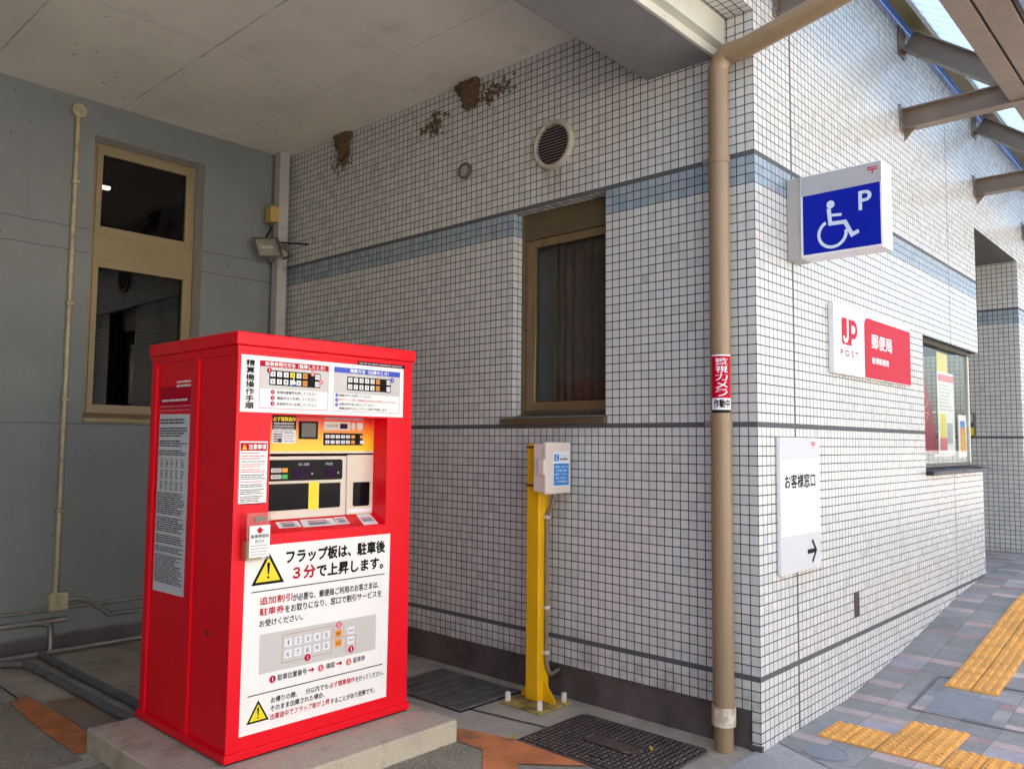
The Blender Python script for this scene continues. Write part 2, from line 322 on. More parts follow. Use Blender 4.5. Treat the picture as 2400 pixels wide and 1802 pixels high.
# ------------------------------------------------------------------ mesh builder
class Pl:
    """a drawing plane: origin, right, up; normal = right x up"""
    def __init__(s, o, U, V): s.o, s.U, s.V = Vector(o), Vector(U), Vector(V); s.N = s.U.cross(s.V)
    def p(s, u, v, d=0): return s.o + s.U*u + s.V*v + s.N*d
class MB:
    def __init__(s): s.v, s.f, s.m, s.mats = [], [], [], []
    def mi(s, m):
        if m not in s.mats: s.mats.append(m)
        return s.mats.index(m)
    def face(s, pts, m): 
        b = len(s.v); s.v += [Vector(p) for p in pts]; s.f.append(list(range(b, b+len(pts)))); s.m.append(s.mi(m)); return s
    def raw(s, vs, fs, m):
        b = len(s.v); s.v += [Vector(p) for p in vs]; k = s.mi(m)
        for f in fs: s.f.append([b+i for i in f]); s.m.append(k)
        return s
    def box(s, x0, x1, y0, y1, z0, z1, m):
        vs = [(x, y, z) for z in (z0, z1) for y in (y0, y1) for x in (x0, x1)]
        return s.raw(vs, [(0,2,3,1),(4,5,7,6),(0,1,5,4),(2,6,7,3),(0,4,6,2),(1,3,7,5)], m)
    def prism(s, pts, d, m):
        """closed polygon (list of 3d points) swept by vector d"""
        n = len(pts); d = Vector(d); vs = [Vector(p) for p in pts] + [Vector(p)+d for p in pts]
        return s.raw(vs, [tuple(range(n))[::-1], tuple(range(n, 2*n))] + [(i, (i+1) % n, n+(i+1) % n, n+i) for i in range(n)], m)
    def tube(s, pts, r, m, n=12, caps=True, rad=None):
        pts = [Vector(p) for p in pts]; rings = []; ref = None
        for i, p in enumerate(pts):
            d = (pts[min(i+1, len(pts)-1)]-pts[max(i-1, 0)]).normalized()
            if ref is None: ref = Vector((0, 0, 1)) if abs(d.z) < .9 else Vector((1, 0, 0))
            a = (ref - d*ref.dot(d)).normalized(); ref = a; b = d.cross(a); rr = rad[i] if rad else r
            rings.append([p + (a*math.cos(2*math.pi*k/n) + b*math.sin(2*math.pi*k/n))*rr for k in range(n)])
        vs = [q for g in rings for q in g]; fs = []
        for i in range(len(rings)-1):
            for k in range(n): fs.append((i*n+k, i*n+(k+1) % n, (i+1)*n+(k+1) % n, (i+1)*n+k))
        if caps: fs += [tuple(range(n))[::-1], tuple(range((len(rings)-1)*n, len(rings)*n))]
        return s.raw(vs, fs, m)
    def holes(s, pl, u0, u1, v0, v1, hs, m, d=0):
        """flat rectangle with rectangular holes, cut as a grid"""
        us = sorted({u0, u1, *[a for h in hs for a in h[:2]]}); vv = sorted({v0, v1, *[a for h in hs for a in h[2:]]})
        us = [a for a in us if u0 <= a <= u1]; vv = [a for a in vv if v0 <= a <= v1]
        for a, b in zip(us, us[1:]):
            for c, e in zip(vv, vv[1:]):
                mu, mv = (a+b)/2, (c+e)/2
                if any(h[0] < mu < h[1] and h[2] < mv < h[3] for h in hs): continue
                s.face([pl.p(a, c, d), pl.p(b, c, d), pl.p(b, e, d), pl.p(a, e, d)], m)
        return s
    # ---- flat drawing on a plane
    def rect(s, pl, u0, u1, v0, v1, m, d=.001): return s.face([pl.p(u0, v0, d), pl.p(u1, v0, d), pl.p(u1, v1, d), pl.p(u0, v1, d)], m)
    def poly(s, pl, pts, m, d=.001): return s.face([pl.p(u, v, d) for u, v in pts], m)
    def slab(s, pl, u0, u1, v0, v1, m, d0=0, d1=.003):
        return s.prism([pl.p(u0, v0, d0), pl.p(u1, v0, d0), pl.p(u1, v1, d0), pl.p(u0, v1, d0)], pl.N*(d1-d0), m)
    def circ(s, pl, u, v, r, m, d=.001, n=20): return s.face([pl.p(u+r*math.cos(2*math.pi*i/n), v+r*math.sin(2*math.pi*i/n), d) for i in range(n)], m)
    def rrect(s, pl, u0, u1, v0, v1, r, m, d=.001, corners=(1, 1, 1, 1)):
        pts = []
        for (cu, cv, a0, k) in ((u1-r, v1-r, 0, 0), (u0+r, v1-r, 90, 1), (u0+r, v0+r, 180, 2), (u1-r, v0+r, 270, 3)):
            if corners[k]:
                for i in range(6): a = R(a0+18*i); pts.append((cu+r*math.cos(a), cv+r*math.sin(a)))
            else: pts.append((u1 if k in (0, 3) else u0, v1 if k in (0, 1) else v0))
        return s.poly(pl, pts, m, d)
    def stroke(s, pl, pts, w, m, d=.001):
        P = [Vector((a, b)) for a, b in pts]; L, Rr = [], []
        for i, p in enumerate(P):
            if i == 0: t = (P[1]-P[0]).normalized(); n = Vector((-t.y, t.x)); k = 1
            elif i == len(P)-1: t = (P[-1]-P[-2]).normalized(); n = Vector((-t.y, t.x)); k = 1
            else:
                a = (P[i]-P[i-1]).normalized(); b = (P[i+1]-P[i]).normalized(); t = (a+b).normalized(); n = Vector((-t.y, t.x)); k = 1/max(.35, n.dot(Vector((-a.y, a.x))))
            L.append(p+n*w/2*k); Rr.append(p-n*w/2*k)
        for i in range(len(P)-1): s.face([pl.p(*Rr[i], d), pl.p(*Rr[i+1], d), pl.p(*L[i+1], d), pl.p(*L[i], d)], m)
        return s
    def text(s, pl, txt, u0, v0, w, h, m, d=.0016, bold=0, vert=False):
        """text fitted to the box at (u0, v0) of w x h"""
        if vert:
            n = len(txt); ch = h/n
            for i, c in enumerate(txt): s.text(pl, c, u0, v0+h-(i+1)*ch+ch*.06, w, ch*.88, m, d, bold)
            return s
        cu = bpy.data.curves.new("lettering", 'FONT'); cu.body = txt; cu.size = 1; cu.resolution_u = 3
        o = bpy.data.objects.new("lettering", cu); COL.objects.link(o)
        me = bpy.data.meshes.new_from_object(o.evaluated_get(bpy.context.evaluated_depsgraph_get()))
        bpy.data.objects.remove(o); bpy.data.curves.remove(cu)
        if me.vertices:
            xs = [q.co.x for q in me.vertices]; ys = [q.co.y for q in me.vertices]
            a, b, c, e = min(xs), max(xs), min(ys), max(ys); sx = w/max(1e-6, b-a); sy = h/max(1e-6, e-c)
            if txt == "1": u0 += w*.3; sx *= .42
            k = bold*h*1.5
            for i, (eu, ev) in enumerate(((0, 0), (k, 0), (-k, 0), (0, k), (0, -k)) if bold else ((0, 0),)):
                s.raw([pl.p(u0+eu+(q.co.x-a)*sx, v0+ev+(q.co.y-c)*sy, d+i*.00006) for q in me.vertices], [tuple(f.vertices) for f in me.polygons], m)
        bpy.data.meshes.remove(me); return s
    def fine(s, pl, u0, u1, v0, v1, n, m, d=.0014, ragged=.35, thick=.5, gaps=0):
        """rows of print too small to read: one thin broken bar per row"""
        st = (v1-v0)/n
        for i in range(n):
            if gaps and rnd.random() < gaps: continue
            e = u1-(u1-u0)*ragged*rnd.random()**2; a = u0; v = v1-(i+.5)*st
            while a < e:
                b = min(e, a+(u1-u0)*rnd.uniform(.05, .3)); s.rect(pl, a, b, v-st*thick/2, v+st*thick/2, m, d); a = b+(u1-u0)*.018
        return s
    def build(s, name, parent=None, bevel=0, smooth=False, origin=None, seg=2):
        me = bpy.data.meshes.new(name); L = parent['_o'] if parent is not None and '_o' in parent else (origin or (0, 0, 0)); L = Vector(L)
        me.from_pydata([q-L for q in s.v], [], s.f)
        for m in s.mats: me.materials.append(MT[m])
        for i, k in enumerate(s.m): me.polygons[i].material_index = k
        if bevel or smooth:
            bm = bmesh.new(); bm.from_mesh(me); bmesh.ops.remove_doubles(bm, verts=bm.verts, dist=1e-5); bmesh.ops.recalc_face_normals(bm, faces=bm.faces); bm.to_mesh(me); bm.free()
        o = bpy.data.objects.new(name, me); COL.objects.link(o)
        if parent is not None: o.parent = parent; o['_o'] = tuple(L); 
        else: o.location = L; o['_o'] = tuple(L)
        if smooth:
            me.polygons.foreach_set("use_smooth", [True]*len(me.polygons))
            try: me.set_sharp_from_angle(angle=R(40))
            except Exception: pass
        if bevel:
            b = o.modifiers.new("edge softening", 'BEVEL'); b.width = bevel; b.segments = seg; b.limit_method = 'ANGLE'; b.angle_limit = R(40); b.harden_normals = False
        return o
def thing(name, label, cat, loc, group=None):
    o = bpy.data.objects.new(name, None); COL.objects.link(o); o.location = loc; o['_o'] = tuple(loc); o.empty_display_size = .1
    o['label'] = label; o['category'] = cat
    if group: o['group'] = group
    return o
def tag(o, label, cat, group=None):
    o['label'] = label; o['category'] = cat
    if group: o['group'] = group
    return o
def struct(o): o['kind'] = 'structure'; return o
def stuff(o, label, cat): o['kind'] = 'stuff'; return tag(o, label, cat)
def arc(c, a, b, r, a0, a1, n=7):
    """points on an arc: centre c, axes a, b"""
    c, a, b = Vector(c), Vector(a), Vector(b)
    return [c + a*r*math.cos(R(a0+(a1-a0)*i/(n-1))) + b*r*math.sin(R(a0+(a1-a0)*i/(n-1))) for i in range(n)]
X, Y, Zv = (1, 0, 0), (0, 1, 0), (0, 0, 1)
A = Pl((0, 0, 0), X, Zv)          # carport wall plane, faces -y (u = x, v = z)
B = Pl((0, 0, 0), Y, Zv)          # street wall plane, faces +x (u = y, v = z)
def PX(x): return Pl((x, 0, 0), Y, Zv)
def PY(y): return Pl((0, y, 0), X, Zv)

# ------------------------------------------------------------------ ground
def zg(y):
    pts = [(-60, -.035), (1.15, -.035), (2.19, .062), (3.6, .245), (4.59, .316), (6.4, .335), (60, .335)]
    for (a, b), (c, d) in zip(pts, pts[1:]):
        if y <= c: return b + (d-b)*max(0, (y-a))/(c-a)
    return pts[-1][1]
b = MB(); b.face([(-300, -300, -.10), (300, -300, -.10), (300, 300, -.10), (-300, 300, -.10)], 'asphalt'); struct(b.build("ground"))
b = MB(); b.face([(3.4, -60, -.06), (11, -60, -.06), (11, 1.1, -.06), (3.4, 1.1, -.06)], 'asphalt')
ys = [1.1, 2.2, 3.6, 4.6, 6.4, 60]
for p, q in zip(ys, ys[1:]): b.face([(3.4, p, zg(p)-.03), (11, p, zg(p)-.03), (11, q, zg(q)-.03), (3.4, q, zg(q)-.03)], 'asphalt')
struct(b.build("road"))
b = MB(); b.face([(-9, -9, -.044), (-.035, -9, -.044), (-.035, .02, -.044), (-9, .02, -.044)], 'floor'); struct(b.build("carport_floor"))
b = MB(); b.face([(-.029, -9, -.0385), (3.4, -9, -.0385), (3.4, .9, -.0385), (0, .9, -.0385), (0, .05, -.0385), (-.029, .02, -.0385)], 'apron'); struct(b.build("driveway"))
b = MB(); edge = [(0, .185), (.06, .16), (.4, .004), (3.4, -1.26)]
b.face([(0, .185, -.035), (.06, .16, -.035), (.4, .004, -.035), (3.4, -1.26, -.035), (3.4, 1.15, -.035), (0, 1.15, -.035)], 'pave')
ys = [1.15, 2.19, 3.6, 4.59, 6.4, 30]
for p, q in zip(ys, ys[1:]):
    x0 = 0 if p < 4.5 or p > 6 else -1.6
    b.face([(x0, p, zg(p)), (3.4, p, zg(p)), (3.4, q, zg(q)), (x0, q, zg(q))], 'pave')
struct(b.build("pavement"))
# exposed aggregate patches of the carport floor, concrete pad, dark joints
b = MB(); b.face([(-9, -9, -.0405), (-2.3, -9, -.0405), (-2.3, -2.33, -.0405), (-9, -2.33, -.0405)], 'aggfloor')
b.face([(-1.015, -.933, -.0405), (-.854, -1.097, -.0405), (-.5, -1.5, -.0405), (-.6, -3, -.0405), (-2.2, -3, -.0405), (-2.2, -.95, -.0405)], 'aggfloor')
b.face([(-.775, -.942, -.0405), (-.518, -.739, -.0405), (-.1, -.8, -.0405), (-.1, -2.6, -.0405), (-.5, -2.6, -.0405), (-.3, -1.45, -.0405)], 'aggfloor'); struct(b.build("floor_aggregate"))
b = MB()
for p, q, wd in (((-1.36, -.52), (-.93, -.455), .012), ((-2.3, -.66), (-1.36, -.52), .012), ((-4.4, -2.25), (-3.5, -2.25), .008)):
    b.stroke(Pl((0, 0, -.0385), X, Y), [p, q], wd, 'black', 0)
struct(b.build("floor_joint"))
b = MB(); P0 = Pl((0, 0, -.036), X, Y)
b.poly(P0, [(-1.32, -.80), (-.99, -.718), (-.518, -.728), (-.775, -.942), (-.36, -1.42), (-.60, -1.45), (-.854, -1.097), (-1.015, -.933), (-1.35, -.935)], 'orangefloor', 0)
b.poly(P0, [(-3.49, -2.31), (-3.56, -2.2), (-2.84, -2.18), (-2.40, -2.2), (-2.39, -2.33), (-2.9, -2.335)], 'orangefloor', 0)
b.poly(P0, [(-1.62, -1.19), (-1.5, -1.06), (-1.27, -1.02), (-1.18, -1.05), (-1.35, -1.2)], 'orangefloor', 0)
b.poly(P0, [(-3.35, -2.17), (-3.3, -1.93), (-2.7, -1.9), (-2.4, -2.15), (-2.85, -2.175)], 'orangefade', 0)
struct(b.build("parking_marking"))

# ------------------------------------------------------------------ tiled building
bld = thing("tiled_building", "building corner clad in small white square tiles with a pale blue tile band", "building", (0, 0, 0))
WX0, WX1, WZ0, WZ1 = -1.70, -.951, 1.647, 2.994
b = MB(); b.holes(A, -4.6, 0, .147, 4.45, [(WX0, WX1, WZ0, WZ1)], 'tile')
b.face([A.p(-.0515, -.05), A.p(0, -.05), A.p(0, .147), A.p(-.0515, .147)], 'tile')
b.face([(-.0515, 0, -.05), (-.0515, 0, .147), (-.0515, .03, .147), (-.0515, .03, -.05)], 'tile')
b.face([(-4.6, 0, .147), (-.0515, 0, .147), (-.0515, .012, .147), (-4.6, .012, .147)], 'plinth')
d = .1  # window reveals
b.face([(WX0, 0, WZ0), (WX0, d, WZ0), (WX0, d, WZ1), (WX0, 0, WZ1)], 'tile'); b.face([(WX1, d, WZ0), (WX1, 0, WZ0), (WX1, 0, WZ1), (WX1, d, WZ1)], 'tile')
b.face([(WX0, 0, WZ1), (WX0, d, WZ1), (WX1, d, WZ1), (WX1, 0, WZ1)], 'tile')
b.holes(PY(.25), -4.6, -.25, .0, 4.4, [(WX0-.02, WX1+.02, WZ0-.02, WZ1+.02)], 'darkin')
b.build("wall", bld)
b = MB(); b.holes(PY(.012), -4.6, -.0515, -.08, .147, [], 'plinth'); b.build("plinth", bld)
b = MB(); b.box(-.06, .004, -.005, -.0005, -.06, -.012, 'plinth').box(-.002, .004, -.004, .02, -.06, -.012, 'plinth'); b.build("corner_trim", bld)
# street wall
CW = (2.84, 4.545, 1.29, 2.338)
b = MB(); b.holes(B, 0, 4.585, -.1, 8, [(2.84, 4.7, 1.29, 2.338), (4.545, 4.7, 2.3, 3.53)], 'tile')
b.face([(0, 4.585, -.1), (-1.5, 4.585, -.1), (-1.5, 4.585, 1.29), (0, 4.585, 1.29)], 'tile')
b.face([(0, 4.545, 2.338), (-1.5, 4.545, 2.338), (-1.5, 4.545, 3.53), (0, 4.545, 3.53)], 'soffit')
b.holes(B, 4.585, 6.39, 3.53, 8, [], 'tile'); b.holes(B, 6.39, 14, -.1, 8, [], 'tile'); b.holes(B, 4.545, 4.585, 3.53, 3.531, [], 'tile')
b.face([(0, 2.84, 1.29), (-.2, 2.84, 1.29), (-.2, 2.84, 2.338), (0, 2.84, 2.338)], 'tile')
b.build("wall", bld)
b = MB(); b.holes(PY(6.39), -1.5, 0, .2, 3.53, [], 'tile'); b.build("entrance_pier", bld)
b = MB(); b.face([(-1.5, 4.545, 3.53), (-1.5, 6.39, 3.53), (0, 6.39, 3.53), (0, 4.545, 3.53)], 'soffit'); b.holes(PX(-1.5), 4.5, 6.4, .2, 3.6, [], 'soffit'); b.build("entrance_soffit", bld)
# upper storey over the carport
b = MB(); b.holes(B, -9, 0, 3.774, 8, [], 'tile')
b.face([(-.16, -9, 3.774), (-.16, 0, 3.774), (0, 0, 3.774), (0, -9, 3.774)], 'tile')
b.box(-9, -.02, -9, 14, 4.47, 7.98, 'roof'); b.build("upper_storey", bld)
for y_ in (.26, 13.5): b = MB(); b.box(-9, -.25, y_, y_+.3, -.1, 4.4, 'roof'); b.build("back_wall", bld)
b = MB(); b.box(-9, -.3, -5.6, -5.3, -.1, 4.0, 'darkwall'); tag(b.build("light_blocking_wall"), "plain grey wall added out of view to keep light out of the carport", "wall")  # unseen wall added to darken the left of the carport
# casement window of the carport wall
b = MB(); fy = .10
def frame(mb, pl, u0, u1, v0, v1, wl, wr, wb, wt, m, d0, d1):
    mb.slab(pl, u0, u0+wl, v0, v1, m, d0, d1); mb.slab(pl, u1-wr, u1, v0, v1, m, d0, d1); mb.slab(pl, u0+wl, u1-wr, v0, v0+wb, m, d0, d1); mb.slab(pl, u0+wl, u1-wr, v1-wt, v1, m, d0, d1)
F = PY(fy)
win = MB(); frame(win, F, WX0+.025, WX1-.006, 1.686, 2.814, .075, .05, .055, .052, 'bronze2', -.045, -.004)
win.slab(F, WX0, WX0+.025, 1.66, WZ1, 'bronze', -.05, .012); win = win.build("window", bld, .003)
b = MB(); b.slab(F, WX0+.025, WX1, 2.819, WZ1, 'bronze', -.045, -.002); b.build("transom_panel", win, .002)
b = MB(); b.slab(F, WX0+.08, WX1-.04, 1.72, 2.78, 'glass', -.03, -.026); b.build("pane", win)
b = MB(); yb = .19; n = 26
pts = [(WX0+.19+(WX1-WX0-.19)*i/n, yb+.012*math.sin(i*1.9)+.006*math.sin(i*.7)) for i in range(n+1)]
for (p, q), (r_, s_) in zip(pts, pts[1:]): b.face([(p, q, 1.7), (r_, s_, 1.7), (r_, s_, 2.77), (p, q, 2.77)], 'curtain')
b.build("curtain", win, smooth=True)
b = MB(); b.prism([(-1.775, -.035, 1.598), (-1.775, -.035, 1.630), (-1.775, .1, 1.668), (-1.775, .1, 1.598)], (.84, 0, 0), 'bronze')
b.slab(F, WX0+.01, WX1-.01, 1.668, 1.686, 'soffit', -.04, -.01); b.build("sill", win, .002)
b = MB(); b.slab(F, -1.0, -.975, 2.33, 2.36, 'vent', .0, .02); b.build("latch", win)

# ------------------------------------------------------------------ carport roof
cr = thing("carport_roof", "flat concrete carport ceiling with a deep grey edge beam over the parking space", "carport roof", (-3, -3, 4))
ZC = 4.015
b = MB(); b.face([(-9, -9, ZC), (-9, -.0005, ZC), (-1.10, -.0005, ZC), (-1.10, -9, ZC)], 'ceil'); b.box(-9, -.02, -9, -.002, 4.35, 4.46, 'roof'); b.build("ceiling", cr)
b = MB(); q = [(-1.10, ZC), (-1.02, 3.935), (-.72, 3.635), (-.648, 3.578), (-.225, 3.574), (-.225, 3.62), (-.2, 3.62), (-.2, ZC+.2), (-1.10, ZC+.2)]
b.prism([(x_, -.004, z_) for x_, z_ in q], (0, -9, 0), 'beam'); b.build("edge_beam", cr)
b = MB(); b.prism([(x_, -.006, z_) for x_, z_ in ((-.224, 3.572), (-.205, 3.572), (-.205, 3.617), (-.158, 3.624), (-.158, 3.770), (-.195, 3.770), (-.195, 3.630), (-.224, 3.626))], (0, -9, 0), 'fascia'); b.build("fascia", cr, .002)

# ------------------------------------------------------------------ grey concrete wall on the left
cw = thing("concrete_wall", "grey painted concrete side wall of the carport with tall two-part tan window", "wall", (-4.48, -3, 0))
XC = -4.481; C = PX(XC); oy0, oy1, oz0, oz1 = -1.634, -.768, 1.60, 3.757
b = MB(); b.holes(C, -9, .0, -.08, 4.05, [(oy0, oy1, oz0, oz1)], 'wallC'); dd = -.15
for pa, pb in (((oy0, oz0), (oy0, oz1)), ((oy1, oz1), (oy1, oz0)), ((oy0, oz1), (oy1, oz1)), ((oy1, oz0), (oy0, oz0))):
    b.face([C.p(*pa, 0), C.p(*pb, 0), C.p(*pb, dd), C.p(*pa, dd)], 'column')
b.build("wall", cw)
b = MB(); K = PX(XC+dd)
b.slab(K, oy0+.0, oy0+.075, 1.64, oz1, 'tan', -.05, .0); 
wf = MB(); frame(wf, K, -1.56, -.785, 3.048, 3.73, .042, .066, .065, .055, 'tan', -.04, .006); frame(wf, K, -1.56, -.785, 1.672, 2.852, .042, .066, .066, .058, 'tan', -.04, .006)
wf.slab(K, oy0, -1.56, 1.66, oz1, 'tan', -.06, -.004); wf.slab(K, -.785, oy1, 1.66, oz1, 'tan', -.06, -.004); wf.slab(K, -1.56, -.785, 3.73, oz1, 'tan', -.06, -.004)
wn = wf.build("window", cw, .003)
b = MB(); b.slab(K, -1.56, -.785, 2.852, 3.048, 'tan', -.04, .002); b.build("transom_panel", wn)
b = MB(); b.slab(K, -1.53, -.84, 3.10, 3.69, 'glassdark', -.026, -.022); b.build("pane", wn)
b = MB(); b.slab(K, -1.53, -.84, 1.72, 2.80, 'glassdark', -.026, -.022); b.build("pane", wn)
b = MB(); b.prism([(XC+dd-.03, -1.634, 1.60), (XC+dd-.03, -1.634, 1.672), (XC+dd+.012, -1.634, 1.665), (XC+.02, -1.634, 1.63), (XC+.02, -1.634, 1.60)], (0, .866, 0), 'tan'); b.build("sill", wn, .002)
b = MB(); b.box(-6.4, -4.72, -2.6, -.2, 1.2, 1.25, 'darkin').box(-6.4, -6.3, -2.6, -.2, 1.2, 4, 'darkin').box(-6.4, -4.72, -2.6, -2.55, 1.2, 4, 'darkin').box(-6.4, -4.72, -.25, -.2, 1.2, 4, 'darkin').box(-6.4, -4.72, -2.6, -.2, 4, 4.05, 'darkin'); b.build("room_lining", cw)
b = MB(); b.box(-5.95, -5.90, -1.060, -0.977, 3.791, 3.819, 'lamp_on'); t_ = b.build("ceiling_lamp"); tag(t_, "small lit white ceiling lamp seen through the upper dark pane of the tan window", "ceiling lamp")
# corner column
b = MB(); b.box(-4.43, -4.335, -.155, -.06, -.05, 4.012, 'column'); o = b.build("corner_column", None, .006); tag(o, "pale grey square column in the corner between grey wall and tiled wall", "column")

# ------------------------------------------------------------------ unseen buildings added to steer light: the first bounces sun into the shaded corner
ob = thing("bounce_building", "cream rendered building added out of view across the road to bounce sunlight", "building", (14, 0, 0))
b = MB(); FB = Pl((13, 0, 0), (0, -1, 0), Zv); hs = [(-20+i*4.2, -20+i*4.2+1.9, zz, zz+1.5) for i in range(10) for zz in (1.0, 4.2)]
b.holes(FB, -24, 24, -.1, 6.2, hs, 'facing'); b.box(13.2, 22, -24, 24, -.1, 6.2, 'facing'); b.build("wall", ob)
for h in hs: b = MB(); b.rect(FB, *h, 'display', -.12); b.build("window", ob)
nb = thing("sky_blocking_building", "dark grey building added out of view beyond the driveway to block sky light", "building", (4, -12, 0))  # unseen building added to keep sky light off the tiled wall
b = MB(); NB = Pl((0, -12.4, 0), (-1, 0, 0), Zv); hs = [(-8.2+i*2.6, -8.2+i*2.6+1.3, zz, zz+1.3) for i in range(3) for zz in (1.0, 3.9)]
b.holes(NB, -9, .3, -.1, 6, hs, 'neigh'); b.box(-.3, 9, -20, -12.6, -.1, 6, 'neigh'); b.build("wall", nb)
for h in hs: b = MB(); b.rect(NB, *h, 'display', -.12); b.build("window", nb)
# ------------------------------------------------------------------ floodlight, junction boxes, conduits
fl = thing("floodlight", "weathered rectangular floodlight on the pale corner column", "floodlight", (-4.25, -.3, 3.1))
T = [Vector(p) for p in ((-4.346, -.40, 3.19), (-4.177, -.263, 3.19), (-4.22, -.177, 3.04), (-4.351, -.334, 3.04))]
nl = (T[3]-T[0]).cross(T[1]-T[0]).normalized(); cl = sum(T, Vector())/4
def ring(k, e): return [cl+(p-cl)*k+nl*e for p in T]
b = MB(); fr_ = ring(1, 0); fi = ring(.84, 0); fd = ring(.82, -.018); bk = ring(1, -.03); b2 = ring(.62, -.085)
b.raw(fr_+fi+fd+bk+b2, [f for i in range(4) for f in ((i, (i+1) % 4, 4+(i+1) % 4, 4+i), (4+i, 4+(i+1) % 4, 8+(i+1) % 4, 8+i), (i, 12+i, 12+(i+1) % 4, (i+1) % 4), (12+i, 16+i, 16+(i+1) % 4, 12+(i+1) % 4))]+[(16, 17, 18, 19)], 'lampbody'); b.build("housing", fl)
b = MB(); b.face(ring(.82, -.012), 'lampglass'); b.build("lens", fl)
tc = ring(.5, -.008); b = MB(); b.face([tc[0].lerp(tc[3], .3), tc[1].lerp(tc[2], .3), tc[1].lerp(tc[2], .62), tc[0].lerp(tc[3], .62)], 'greyt2'); b.build("tube", fl)
b = MB(); b.tube([(-4.20, -.20, 3.12), (-4.17, -.16, 3.09), (-4.20, -.11, 3.06), (-4.335, -.10, 3.06)], .011, 'lampbody').tube([(-4.20, -.2, 3.13), (-4.17, -.17, 3.13)], .022, 'lampbody').tube([(-4.30, -.24, 3.035), (-4.30, -.24, 3.0)], .022, 'lampbody'); b.build("bracket", fl)
jb = thing("junction_box", "small ochre junction box high on the pale corner column above the floodlight", "junction box", (-4.38, -.19, 3.44))
b = MB(); b.box(-4.43, -4.325, -.235, -.156, 3.365, 3.505, 'ochre'); b.build("box", jb, .008)
b = MB(); b.tube([(-4.37, -.2, 3.366), (-4.37, -.2, 3.335)], .018, 'lampbody'); b.tube([(-4.37, -.2, 3.34), (-4.375, -.22, 3.28), (-4.33, -.29, 3.19)], .008, 'black', 8); b.build("cable", jb)
b = MB(); b.tube([(-4.25, -.24, 3.17), (-4.17, -.13, 3.165), (-4.12, -.02, 3.17), (-4.1, -.004, 3.17)], .007, 'black', 8); o = b.build("power_cable"); tag(o, "thin black cable running from the floodlight to the tiled wall", "cable")
cd = thing("wall_conduit", "cream conduit pipe running up the grey wall to a round cap box", "conduit", (-4.46, -1.77, .4))
b = MB(); b.tube([(XC+.018, -1.765, .39), (XC+.018, -1.765, 3.86)], .017, 'creampipe'); b.build("pipe", cd, smooth=True)
b = MB(); b.tube([(XC, -1.765, 3.895), (XC+.045, -1.765, 3.895)], .05, 'creampipe', 20); b.build("cap_box", cd, smooth=True)
for zz in (.95, 1.75, 2.45, 3.35): b = MB(); b.box(XC, XC+.04, -1.79, -1.74, zz, zz+.022, 'creampipe'); b.build("clip", cd, .003)
b = MB(); b.box(XC, XC+.06, -1.815, -1.69, .265, .39, 'creampipe'); b.build("switch_box", cd, .006)
def smoothpath(pts, n=6):
    P = [Vector(p) for p in pts]; out = []
    for i in range(len(P)-1):
        p0, p1, p2, p3 = P[max(i-1, 0)], P[i], P[i+1], P[min(i+2, len(P)-1)]
        for k in range(n):
            t = k/n; out.append(.5*((2*p1)+(-p0+p2)*t+(2*p0-5*p1+4*p2-p3)*t*t+(-p0+3*p1-3*p2+p3)*t**3))
    return out+[P[-1]]
b = MB(); b.tube([(XC+.015, -8, .262), (XC+.015, -.16, .275)], .013, 'steelpipe'); tag(b.build("wall_pipe", smooth=True), "thin grey pipe along the foot of the grey wall behind the cream switch box", "pipe")
b = MB(); b.tube(smoothpath([(XC+.02, -1.69, .325), (XC+.02, -1.6, .322), (XC+.02, -1.5, .27), (XC+.02, -1.40, .195), (XC+.02, -1.3, .182), (XC+.02, -.2, .19)]), .015, 'steelpipe'); tag(b.build("wall_pipe", smooth=True), "grey pipe dipping in an S bend to the right of the cream switch box", "pipe")
b = MB(); b.tube(smoothpath([(XC+.02, -8, .2), (XC+.02, -2.2, .195), (XC+.02, -1.9, .19), (XC+.02, -1.80, .165), (XC+.02, -1.785, .1), (XC+.03, -1.785, -.03)]), .02, 'steelpipe'); tag(b.build("wall_pipe", smooth=True), "grey pipe along the wall foot that elbows down to the floor below the switch box", "pipe")
b = MB(); b.tube([(-4.40, -8, -.01), (-4.40, -.2, -.01)], .018, 'steelpipe'); tag(b.build("floor_pipe", smooth=True), "shiny steel pipe lying on the floor along the grey wall", "pipe")
for i, (y0, lab) in enumerate(((-1.86, "dark grey floor conduit, upper one of the pair running to the red machine's base"), (-2.0, "dark grey floor conduit, lower one of the pair running to the red machine's base"))):
    b = MB(); pts = smoothpath([(-4.40, y0-.25*i, -.012), (-4.25, y0-.06*i, -.014), (-4.0, y0, -.016), (-2.3, y0+.02, -.016)]); b.tube(pts, .024, 'darkpipe'); tag(b.build("floor_conduit", smooth=True), lab, "conduit")

